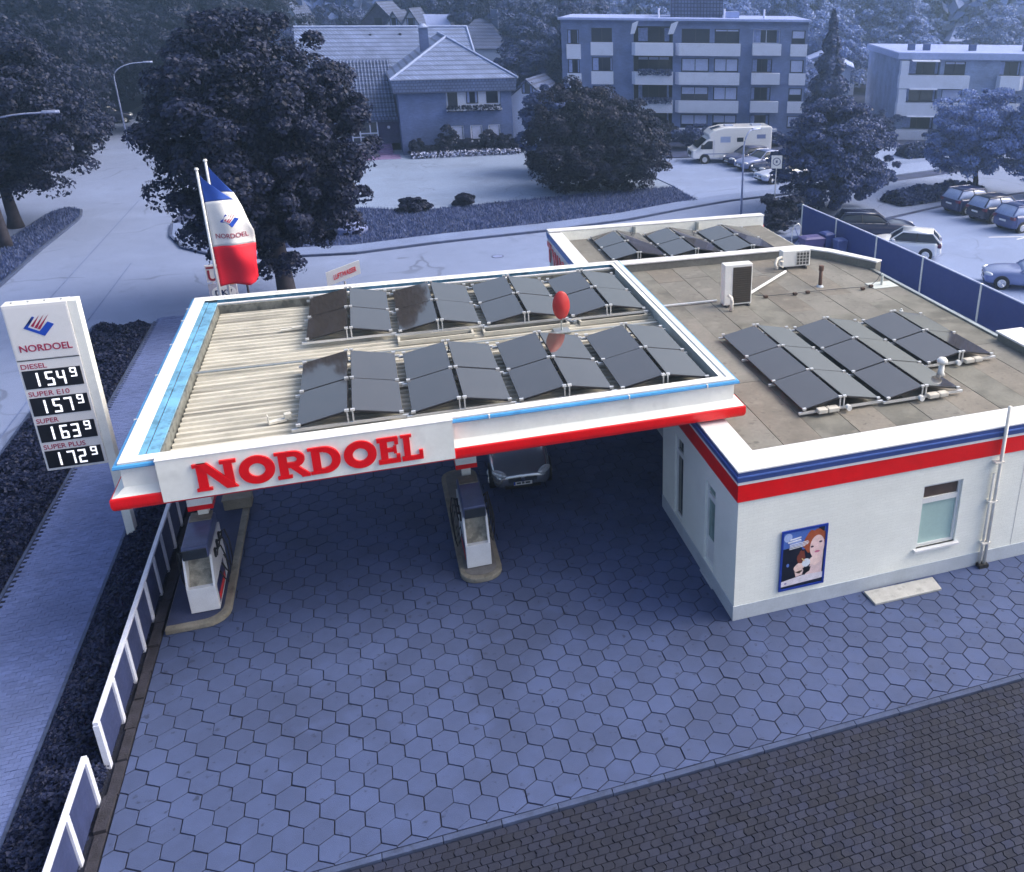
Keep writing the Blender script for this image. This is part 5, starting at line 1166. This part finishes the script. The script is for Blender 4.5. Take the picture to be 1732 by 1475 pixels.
def car(name, label, kind, loc, heading, m_paint, glass=M_CARG, group=None, roofm=None, bars=False):
    """heading = direction of the bonnet (radians from +x); local x forward"""
    s = CAR[kind]; L, W, H = s['L'], s['W'], s['H']; h = L/2
    t = thing(name, label, 'car', loc, heading, group)
    wsb, wst = s['ws']; rwt, rwb = s['rw']
    # lower body: stations from nose to tail (x, half width factor, bottom z, top z)
    st = [(h,.60,.38,.60),(h-.04,.74,.27,.68),(h-.14,.86,.22,.745),(h-.4,.955,.2,s['hood']-.13),(h-.8,.985,.2,s['hood']-.05),(wsb+.15,1.0,.2,s['hood']),(wsb-.3,1.0,.2,s['belt']),(0,1.0,.2,s['belt']),(rwt,1.0,.2,s['belt']+.02),(rwb+.1,.985,.2,s['boot']-.02),(-h+.35,.96,.22,s['boot']-.04),(-h+.1,.9,.26,s['boot']-.1),(-h+.02,.82,.32,s['boot']-.22),(-h,.72,.38,s['boot']-.34)]
    rings = []
    for x, f, zb, zt in st:
        w_ = W/2*f
        half = [(w_*.82,zb),(w_*.97,zb+.07),(w_,zb+(zt-zb)*.45),(w_*.985,zt-.16),(w_*.93,zt-.05),(w_*.7,zt),(w_*.3,zt+.022)]
        rings.append([(x,y,z) for y, z in half]+[(x,-y,z) for y, z in half[::-1]])
    obj('body', MB().loft(rings[::-1]), m_paint, t, smooth=True, subsurf=1)
    # glasshouse
    zb0 = s['belt']-.03; cb = []
    for x, z, wb, wt in ((wsb+.02,zb0,.88,.80),(wsb-.25,zb0+.2,.885,.80),(wst,H-.05,.89,.70),((wst+rwt)/2,H-.01,.9,.70),(rwt,H-.05,.89,.69),((rwt+rwb)/2,(H+s['boot'])/2-.02,.87,.74),(rwb-.02,s['boot']-.05,.82,.78)):
        wbm, wtm = W/2*wb, W/2*(wt if z > zb0+.15 else wb*.98)
        cb.append([(x,wbm,zb0-.03),(x,(wbm+wtm)/2+.02,(zb0+z)/2),(x,wtm,z-.01),(x,wtm*.6,z+.02),(x,-wtm*.6,z+.02),(x,-wtm,z-.01),(x,-(wbm+wtm)/2-.02,(zb0+z)/2),(x,-wbm,zb0-.03)])
    obj('glasshouse', MB().loft(cb[::-1]), glass, t, smooth=True)
    rm = roofm or m_paint
    rw_ = W/2*.705
    obj('roof', MB().loft([[(x,-w_,z-.03),(x,-w_*.6,z+.012),(x,w_*.6,z+.012),(x,w_,z-.03),(x,w_*.9,z-.06),(x,-w_*.9,z-.06)] for x, w_, z in ((wst+.02,rw_*.98,H-.02),((wst+rwt)/2,rw_*1.01,H+.015),(rwt-.02,rw_*.98,H-.02))]), rm, t, smooth=True)
    for sd in (-1, 1):
        obj('pillar', MB().tube([(wsb+.02,sd*W/2*.885,zb0),(wst,sd*W/2*.71,H-.04),(rwt,sd*W/2*.705,H-.04),(rwb,sd*W/2*.8,s['boot']-.06)], [.035,.04,.045,.06], 6), m_paint, t)
        obj('pillar', MB().tube([((wst+rwt)/2+.05,sd*W/2*.915,zb0),((wst+rwt)/2,sd*W/2*.715,H-.04)], .035, 6), M_BLACK if kind != 'coupe' else m_paint, t)
        obj('sill_line', MB().tube([(wsb-.05,sd*W/2*.925,zb0+.02),(rwt-.2,sd*W/2*.925,zb0+.045)], .014, 5), M_CHROME, t)
        mr = obj('mirror', MB().box(wsb-.3,wsb-.14,*sorted((sd*W/2*.95,sd*(W/2+.13))),s['belt']-.02,s['belt']+.11), m_paint, t, bevel=.03)
        hl = obj('headlight', MB().loft([[(h-.19+.17*math.sin(a)*math.cos(b)-.10*math.cos(a), sd*(W/2*.715+.09*math.sin(a)*math.cos(b)*-.6+.19*math.cos(a)), s['hood']*.68+.02+.105*math.sin(a)*math.sin(b)) for b in [k*2*PI/12 for k in range(12)]] for a in [.15,.6,1.1,1.57,2.04,2.54,2.99]]), M_LAMP, t, smooth=True)
        obj('taillight', MB().box(-h+.02,-h+.22,*sorted((sd*W/2*.6,sd*W/2*.945)),s['boot']-.32,s['boot']-.14), M_TAIL, t, bevel=.03)
        for wx in (h-.82, -h+.8):
            y0, y1 = sd*(W/2-.19), sd*(W/2+.012)
            obj('wheel_arch', MB().tube([(wx,sd*(W/2-.25),.33),(wx,sd*(W/2+.004),.33)], .37, 20), M_BLACK, t)
            wh = obj('wheel', MB().tube([(wx,y0,.31),(wx,y1,.31)], .31, 22), M_TYRE, t, smooth=False)
            obj('rim', MB().tube([(wx,y1-.001,.31),(wx,y1+sd*.012,.31)], [.21,.19], 20), M_RIM, wh)
            sp = MB()
            for k in range(5):
                a = k*2*PI/5+.3; sp.tube([(wx+.05*math.cos(a),y1+sd*.014,.31+.05*math.sin(a)),(wx+.18*math.cos(a),y1+sd*.014,.31+.18*math.sin(a))], .018, 4)
            obj('spokes', sp, M_CHROME, wh)
    gr_ = obj('grille', MB().box(h-.08,h+.012,-.40,.40,.49,.60), M_BLACK, t)
    for k in range(3): obj('grille_bar', MB().box(h+.0125,h+.02,-.39,.39,.505+k*.033,.515+k*.033), M_CHROME, gr_)
    obj('emblem', MB().disc((h+.025,0,.55), .065, 'x', 16, thick=.02), M_CHROME, gr_)
    obj('lower_grille', MB().box(h-.12,h-.015,-.5,.5,.27,.375), M_BLACK, t)
    obj('plate', MB().box(h-.01,h+.012,-.26,.26,.376,.48), M_PLATE, t); obj('plate', MB().box(-h-.012,-h+.03,-.26,.26,.66,.77), M_PLATE, t)
    obj('bumper', MB().box(-h-.01,-h+.1,-W/2*.7,W/2*.7,.36,.52), m_paint, t, bevel=.03)
    if bars:
        for sd in (-1, 1): obj('roof_bar', MB().tube([(wst-.15,sd*.52,H+.03),(rwt+.1,sd*.52,H+.03)], .018, 6), M_CHROME, t)
    return t
P_SIL = mat('paint_silver', (.5,.52,.56), .22, .85, var=.015, scale=.5, coat=.5); P_NAVY = paint('navy', lin(40,52,100)); P_DARK = paint('dark', lin(30,38,70)); P_WHT = paint('white', (.8,.82,.86)); P_GREY = paint('grey_blue', lin(120,134,180)); P_MID = paint('slate', lin(62,78,130)); P_LILAC = paint('pale', lin(186,196,226))
sv = car('parked_car', 'silver saloon car standing under the canopy with its nose showing', 'sedan', (6.42, 7.5, 0), -PI/2-.06, P_SIL, group=None)
obj('blue_strip', MB().box(4.55/2+.0125,4.55/2+.014,-.26,-.215,.386,.489), M_SBLUE, sv)
obj('plate_marks', MB().box(4.55/2+.0125,4.55/2+.014,-.18,-.06,.41,.465).box(4.55/2+.0125,4.55/2+.014,-.03,.04,.41,.465).box(4.55/2+.0125,4.55/2+.014,.07,.2,.41,.465), M_DARKM, sv)
hd_ = PI+.12
car('parked_car', 'dark blue hatchback squeezed beside the motorhome', 'hatch', (33.0, 50.1, .02), hd_, P_NAVY)
car('parked_car', 'pale grey saloon car parked between two dark cars', 'sedan', (33.4, 48.2, .02), hd_+.1, P_GREY)
car('parked_car', 'dark estate car with chrome roof bars beside the pale coupe', 'wagon', (33.9, 45.9, .02), hd_+.1, P_DARK, bars=True)
car('parked_car', 'white low coupe half hidden by the broad tree', 'coupe', (32.9, 43.3, .02), hd_+.05, P_LILAC)
car('parked_car', 'black estate car with bright window trim behind the navy fence', 'wagon', (31.2, 27.3, -.02), -.35, P_DARK, bars=True)
car('parked_car', 'white hatchback parked close behind the navy fence', 'hatch', (30.6, 23.3, -.02), PI-.62, P_WHT)
car('parked_car', 'pale blue saloon car with light windscreen near the fence end', 'sedan', (33.5, 16.6, -.02), PI-.55, P_GREY, M_CARGL)
for i, (x, y, lab) in enumerate(((40.9,31.0,'dark compact car by the round shrub bed, first of three in a row'),(41.1,28.6,'dark compact car with bright wheels, middle of three in a row'),(41.3,26.2,'dark compact car beside the painted bay lines, last of three'))):
    car('parked_car', lab, 'suv', (x, y, -.02), .12, [P_NAVY, P_DARK, P_MID][i], M_CARGL, 'dark compact cars in the right car park')
fc = car('parked_car', 'white roofed van far along the main road under the trees', 'suv', (-21.3, 90, 0), .25, P_DARK, roofm=P_WHT)

# motorhome
mh = thing('motorhome', 'white motorhome parked in front of the apartment block', 'motorhome', (32.2, 52.0, .02), PI-.14)
prof = [(3.3,.42),(3.42,.62),(3.36,1.02),(2.95,1.25),(2.15,1.95),(1.95,2.05),(2.05,2.35),(1.6,2.7),(.7,2.92),(-3.25,2.95),(-3.35,2.85),(-3.35,.55),(-3.2,.42)]
obj('body', MB().prism(prof[::-1], -1.08, 1.08, 'y'), paint('camper_white', (.8,.81,.84)), mh, bevel=.08)
obj('windscreen', MB().loft([[(2.93,-.86,1.29),(2.93,.86,1.29)],[(2.19,-.8,1.93),(2.19,.8,1.93)],[(2.2,-.8,1.96),(2.2,.8,1.96)],[(2.97,-.86,1.31),(2.97,.86,1.31)]], closed=True, cap=False), M_CARG, mh)
for s_ in (-1, 1):
    y = s_*1.083
    w_ = obj('window', MB().prism([(2.75,1.3),(2.1,1.86),(1.7,1.86),(1.7,1.2),(2.6,1.2)], *sorted((y-.004, y+.006)), 'y'), M_CARG, mh)
    obj('window', MB().box(.2,1.05,y-.004,y+.006,1.72,2.2), M_CARGL, mh); obj('window', MB().box(-.9,-.35,y-.004,y+.006,1.75,2.1), M_CARG, mh); obj('window', MB().box(-2.8,-2.05,y-.004,y+.006,1.98,2.32), M_MID if False else P_GREY, mh)
    obj('side_stripe', MB().box(-3.1,2.4,y-.003,y+.004,.78,.84), P_GREY, mh); obj('door_seam', MB().box(1.58,1.61,y-.003,y+.004,.6,1.95), P_GREY, mh)
    obj('mirror', MB().box(2.5,2.68,*sorted((s_*1.1,s_*1.32)),1.25,1.6), M_BLACK, mh, bevel=.03)
    for wx in (2.35, -1.75):
        obj('wheel_arch', MB().tube([(wx,s_*.8,.4),(wx,s_*1.084,.4)], .44, 20), M_BLACK, mh)
        wh = obj('wheel', MB().tube([(wx,s_*.85,.35),(wx,s_*1.092,.35)], .35, 22), M_TYRE, mh); obj('rim', MB().tube([(wx,s_*1.091,.35),(wx,s_*1.10,.35)], .22, 18), M_RIM, wh)
    obj('headlight', MB().box(3.16,3.39,*sorted((s_*.7,s_*1.06)),.88,1.1), M_LAMP, mh, bevel=.03)
obj('skylight', MB().box(-.2,.5,-.3,.3,2.93,3.02), P_LILAC, mh); obj('skylight', MB().box(-2.6,-1.8,-.35,.35,2.95,3.05), P_LILAC, mh); obj('roof_window', MB().prism([(1.65,2.70),(.9,2.9),(.9,2.91),(1.66,2.715)], -.4, .4, 'y'), M_CARG, mh)
obj('grille', MB().box(3.38,3.43,-.5,.5,.66,.95), M_BLACK, mh); obj('plate', MB().box(3.43,3.445,-.26,.26,.5,.6), M_PLATE, mh)

# ------------------------------------------------------------------ trees and shrubs
def trunk_mesh(h, r, lean=(0, 0), limbs=(), n=10):
    k = 7; pts = [(lean[0]*(i/k)**1.5+.04*math.sin(i*1.3), lean[1]*(i/k)**1.5+.04*math.cos(i*1.7), h*i/k) for i in range(k+1)]
    rs = [r*(1.35 if i == 0 else 1.05-.55*i/k) for i in range(k+1)]
    return MB().tube(pts, rs, n)
def tree(name, label, loc, h_trunk, rx, ry, rz, zc, n, leaf, m_leaf, r_tr=.3, clumps=90, shape='round', seed=1, group=None, lump=.2, cat='tree', limbs=7):
    t = thing(name, label, cat, loc, 0, group); rg = np.random.default_rng(seed)
    P, Nn, C = crown_points(n, rx, ry, rz, clumps, rg, shape, lump)
    P[:, 2] += zc
    # a sparse inner fill keeps the heart of the crown dark
    k = n//6; d = rg.normal(0, 1, (k, 3)); d /= np.linalg.norm(d, axis=1)[:, None]
    Q = d*(rg.uniform(0, .75, k)**.5)[:, None]*np.array([rx, ry, rz])*.8+np.array([0, 0, zc])
    P = np.vstack([P, Q]); Nn = np.vstack([Nn, d]); ok = P[:, 2] > .15
    obj('crown', leaves('crown', P[ok], Nn[ok], leaf, .75, 1.35, rg), m_leaf, t)
    if r_tr:
        tr = obj('trunk', trunk_mesh(h_trunk, r_tr), M_BARK, t, smooth=True)
        for i in range(limbs):
            c = C[rg.integers(0, len(C))]*.75; b = h_trunk*rg.uniform(.55, .98)
            obj('limb', MB().tube([(0,0,b),(c[0]*.4,c[1]*.4,b+(zc+c[2]-b)*.5),(c[0],c[1],max(zc+c[2],b+.3))], [r_tr*.45,r_tr*.28,r_tr*.1], 6), M_BARK, tr)
    return t
tree('broadleaf_tree', 'large dense dark tree standing behind the flags and the canopy', (-.95, 24.6, 0), 5.0, 4.3, 4.4, 5.2, 7.0, 140000, .135, M_LEAF, .42, 420, 'round', 21, lump=.06)
tree('broadleaf_tree', 'dark tree on the median strip reaching over the lamp arm', (-16.9, 44.0, 0), 4.5, 5.2, 5.5, 4.6, 6.4, 90000, .15, M_LEAF, .34, 300, 'round', 12)
tree('broadleaf_tree', 'leaning thin-trunked tree at the near part of the median strip', (-15.9, 38.9, 0), 5.0, 4.8, 4.6, 3.6, 8.2, 60000, .155, M_LEAF, .26, 240, 'round', 13)
tree('broadleaf_tree', 'broad plum dark shrub tree in front of the apartment block', (17.6, 44.4, 0), 2.0, 3.7, 3.3, 4.1, 3.3, 70000, .13, M_LEAF4, .25, 300, 'round', 14, lump=.1)
tree('broadleaf_tree', 'feathery shrub tree leaning out over the parking bay', (20.6, 44.0, 0), 2.0, 3.3, 2.8, 3.3, 2.8, 40000, .13, M_LEAF, .22, 220, 'round', 15, lump=.15)
tree('broadleaf_tree', 'greyer loose shrub tree beside the brick house corner', (17.6, 51, 0), 2.2, 2.9, 2.8, 3.4, 3.3, 15000, .22, M_LEAF2, .22, 80, 'round', 16)
tree('broadleaf_tree', 'broad round tree standing behind the end of the navy fence', (32.2, 34.2, 0), 2.2, 3.9, 3.6, 3.4, 3.6, 60000, .14, M_LEAF2, .25, 300, 'egg', 17, lump=.12)
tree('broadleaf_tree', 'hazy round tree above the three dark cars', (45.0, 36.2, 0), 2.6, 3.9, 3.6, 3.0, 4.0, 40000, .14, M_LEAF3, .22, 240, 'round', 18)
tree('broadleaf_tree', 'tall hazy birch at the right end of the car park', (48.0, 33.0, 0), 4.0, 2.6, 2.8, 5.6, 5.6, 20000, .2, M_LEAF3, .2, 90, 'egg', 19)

def conifer(label, loc, h, r, seed, m_):
    t = thing('conifer', label, 'tree', loc); rg = np.random.default_rng(seed); n = 30000
    u = rg.uniform(0, 1, n)**.75; z = h*(1-u*.97); tier = .55+.45*np.abs(np.sin(u*22)); a = rg.uniform(0, 2*PI, n)
    rad = r*u*(.5+.5*rg.uniform(0, 1, n))*tier*(1+.15*np.sin(a*7+u*9))
    P = np.stack([rad*np.cos(a), rad*np.sin(a), z-.12*rad], 1); N_ = np.stack([np.cos(a), np.sin(a), .4+0*a], 1)
    obj('crown', leaves('crown', P, N_, .19, .5, 1.8, rg), m_, t); obj('trunk', trunk_mesh(h*.9, .22), M_BARK, t); return t
conifer('tall pointed conifer between the two blocks of flats', (41.2, 52.0, 0), 12.0, 3.3, 5, M_LEAF2)

# shared crowns for the many trees behind the houses
bases = []
for sd in range(4):
    P, Nn, C = crown_points(30000, 1, 1, 1, 200, np.random.default_rng(40+sd), 'egg' if sd % 2 else 'round', .18)
    k = 1500; d = RNG.normal(0, 1, (k, 3)); d /= np.linalg.norm(d, axis=1)[:, None]
    bases.append((np.vstack([P, d*.6]), np.vstack([Nn, d])))
base_me = {}
def bg_tree(label, loc, h, r, k, m_, group):
    key = (k % 4, m_.name)
    if key not in base_me:
        P, N_ = bases[k % 4]; me = leaves('crown', P, N_, .046, .75, 1.35, np.random.default_rng(k)); me.materials.append(m_); base_me[key] = me
    t = thing('background_tree', label, 'tree', loc, 0, group)
    c = bpy.data.objects.new('crown', base_me[key]); COL.objects.link(c); c.parent = t
    c.location = (0, 0, h*.58); c.scale = (r, r*random.uniform(.85, 1.1), h*.44); c.rotation_euler = (0, 0, random.uniform(0, 6))
    tr = bpy.data.objects.new('trunk', base_me.setdefault('trunk', None) or base_me.update(trunk=trunk_mesh(1, .03).mesh('trunk')) or base_me['trunk']); COL.objects.link(tr); tr.parent = t
    if not tr.data.materials: tr.data.materials.append(M_BARK)
    tr.scale = (h*.9, h*.9, h*.6)
    return t
GW = 'dark trees crowding the main road'
for i, (x, y, h, r) in enumerate([(-23,57,12,5.5),(-27,66,13,6),(-30,80,14,6.5),(-22.5,80,13,5),(-20.5,84,12,4.5),(-24,98,14,6),(-29,100,15,7),(-34,92,15,7),(-36,74,14,6.5),(-15.5,97,13,5.5),(-12,84,11,4.8),(-10,100,13,6),(-17,110,15,7),(-24,114,16,7.5),(-34,114,16,8),(-8,112,14,6.5),(-32,60,13,6),(-38,104,16,8),(-20,67,10.5,4.2)]):
    bg_tree('dark leafy tree massed west of the main road' if x < -25 else 'dark leafy tree rising beside the far stretch of the main road', (x, y, 0), h, r, i, M_LEAF, GW+(' on its west' if x < -25 else ''))
GB = 'trees standing between and behind the far houses'
for i, (x, y, h, r) in enumerate([(-3.5,92,8.5,3.6),(1.0,98,8,3.2),(2,116,11,4),(16,108,13,5),(20,104,13.5,5.5),(25,112,15,6),(23.5,94,12,5),(21.5,82,10,4.5),(19.5,73,8,3.8),(24,76,9.5,4.5),(28,88,12,5),(31,104,14,6),(33,118,15,6),(38,126,16,7),(46,112,15,6),(54,108,16,7),(58,118,17,7),(60,100,14,6),(50,94,12,5),(66,106,16,7),(72,112,17,7.5),(76,98,13,6),(58,82,10,4.5),(48,72,7.5,3.5),(84,118,17,8),(92,112,16,7),(102,108,16,8),(70,84,10,5),(86,88,11,5),(98,88,13,6),(14,128,14,6),(-12,126,14,6),(22,126,15,7),(108,96,15,7)]):
    k = 0 if x < 18 else 1 if y < 96 and x < 30 else 2 if x < 57 else 3
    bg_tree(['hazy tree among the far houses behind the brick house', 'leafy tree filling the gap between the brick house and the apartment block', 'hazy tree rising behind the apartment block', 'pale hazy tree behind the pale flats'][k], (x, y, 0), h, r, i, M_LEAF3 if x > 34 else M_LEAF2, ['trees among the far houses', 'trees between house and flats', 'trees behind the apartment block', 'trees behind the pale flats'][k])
# distant wood that reads as one mass
n = 60000; a = RNG.uniform(-.62, 1.05, n); D = RNG.uniform(150, 230, n)
x = CAM[0]+D*np.sin(a+.2); y = CAM[1]+D*np.cos(a+.2); top = 14+6*np.sin(a*13)*np.sin(D*.2+a*9)+2*np.sin(a*47)
P = np.stack([x, y, np.clip(top*RNG.uniform(.05, 1, n)**.5, .3, 40)], 1)
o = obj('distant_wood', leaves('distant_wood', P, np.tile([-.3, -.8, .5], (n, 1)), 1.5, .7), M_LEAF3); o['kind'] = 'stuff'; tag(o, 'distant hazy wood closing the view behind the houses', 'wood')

# shrubs
def shrub(label, loc, rx, ry, rz, n, m_, seed, leaf=.14, group=None):
    return tree('shrub', label, loc, .5, rx, ry, rz, rz*.75, n, leaf, m_, 0, 34, 'round', seed, group, cat='shrub')
gp = 'flowering shrubs along the brick house front'
for i, (x, y, r, h, lb) in enumerate([(7.4,61.2,.7,.8,'small dark shrub at the left corner of the brick house'),(8.6,61.0,.8,.6,'low shrub between entrance corner and the tall round shrub'),(10.0,61.2,1.1,1.3,'tall round dark shrub before the brick house wall'),(11.6,61.0,1.0,.8,'spreading shrub under the first ground floor window'),(13.3,61.1,.9,1.1,'upright shrub before the middle ground floor window'),(14.8,61.0,1.0,.9,'dark shrub under the last ground floor window'),(15.8,60.9,.9,.8,'low shrub at the right corner of the brick house')]):
    shrub(lb, (x, y, .04), r, .7, h, 2600, M_LEAF, 60+i, .14, gp)
n = 1400; P = np.stack([RNG.uniform(6.9,16.0,n), RNG.uniform(59.8,60.6,n), RNG.uniform(.05,.55,n)], 1)
o = obj('flower_bed', leaves('flower_bed', P, np.tile([0,-.3,.8], (n,1)), .13), mat('pale_petals', lin(170,180,216), .7, var=.4, scale=6)); o['kind'] = 'stuff'; tag(o, 'pale flowers edging the bed before the brick house', 'flowers')
o = obj('flower_bed', leaves('flower_bed_green', P+np.array([0,.25,0]), np.tile([0,-.3,.8], (n,1)), .22), M_LEAF); o['kind'] = 'stuff'; tag(o, 'low dark plants filling the bed before the brick house', 'plants')
for i, (x, y, r, h, lb) in enumerate([(27.2,31.6,1.6,1.1,'round dark shrub at the corner beside the zone sign'),(26.0,30.2,1.0,.7,'small shrub in front of the fence end by the bins'),(28.6,60.0,2.2,1.6,'clipped round shrub below the apartment balconies'),(31.2,58.6,1.8,1.3,'dark round shrub just behind the motorhome cab'),(44.0,57.5,2.0,1.2,'shrub at the right corner of the apartment block'),(38.5,58.0,1.6,.8,'low pale shrub between the motorhome and the flats'),(24.6,60.5,2.2,2.2,'tall shrub hiding the left foot of the apartment block'),(55.0,54.2,1.6,1.0,'round shrub before the pale flats balcony'),(59.5,52.8,1.8,1.3,'second shrub before the pale flats'),(50.5,57.5,1.6,1.6,'shrub at the left corner of the pale flats'),(5.6,41.3,1.1,.5,'low scrubby tuft on the verge edge by the yard'),(9.0,41.8,.8,.45,'small scrubby tuft at the middle of the verge'),(1.5,38.0,1.3,.9,'weedy pale shrub on the verge behind the big tree'),(-3.6,35.6,1.4,.8,'low shrub on the street corner behind the flags'),(64.0,52.0,2.6,2.4,'large hazy shrub before the right flats')]):
    shrub(lb, (x, y, .0), r, r*.8, h, 4200, M_LEAF2 if x > 30 else M_LEAF, 80+i, .17)
def box_hedge(label, x0, x1, y0, y1, h, n, m_, loc, rz):
    return ground_cover('hedge', x0, x1, y0, y1, h, n, label, 'hedge', m_, leaf=.2, rz=rz, loc=loc)
box_hedge('rounded shrub bed hedge beside the three dark cars', 0, 8.2, -1.1, 1.1, 1.0, 9000, M_LEAF2, (36.8, 34.3, -.02), .2)
box_hedge('clipped box hedge on the lawn before the pale flats', 0, 6.5, -1, 1, 1.4, 7000, M_LEAF2, (47.5, 49.5, -.05), .05)
# lawns by the flats
struct('lawn', poly_sheet([(24,56.3),(27,54.8),(42,53.8),(54,55.3),(58,47.3),(80,53),(80,64),(24,72)], .03, .1), M_GRASSG)
struct('lawn_path', poly_sheet([(43.5,46.2),(56,48.6),(55.6,49.6),(43.2,47.4)], .034), M_PATH)
# boulder on the verge
rk = MB().loft([[(r_*.8*math.cos(2*PI*k/9)*(1+.15*math.sin(k*3)), r_*.6*math.sin(2*PI*k/9), z) for k in range(9)] for r_, z in ((1,0),(1.05,.3),(.8,.55),(.3,.68))])
tag(obj('boulder', rk, mat('boulder', lin(120,132,180), .9, var=.25, scale=3, bump=.6), loc=(2.0, 36.6, .05)), 'pale boulder on the verge behind the big tree', 'boulder')
tag(obj('boulder', rk.mesh('boulder'), MATS['boulder'], loc=(41.5, 56.2, .05), rot=(0, 0, .8)), 'pale boulder on the lawn behind the motorhome', 'boulder')

# ------------------------------------------------------------------ haze
hz = MB().box(-300, 320, -60, 420, -1.2, 24)
hm = bpy.data.materials.new('haze_air'); hm.use_nodes = True; t_ = hm.node_tree
t_.nodes.remove(t_.nodes['Principled BSDF']); pvn = t_.nodes.new('ShaderNodeVolumePrincipled')
pvn.inputs['Color'].default_value = (.50,.72,1.0,1); pvn.inputs['Density'].default_value = .0021; pvn.inputs['Anisotropy'].default_value = 0.7
t_.links.new(pvn.outputs[0], t_.nodes['Material Output'].inputs['Volume'])
o = obj('haze', hz, hm); o['kind'] = 'stuff'; tag(o, 'thin bluish haze over the whole place', 'haze')
o.display_type = 'WIRE'
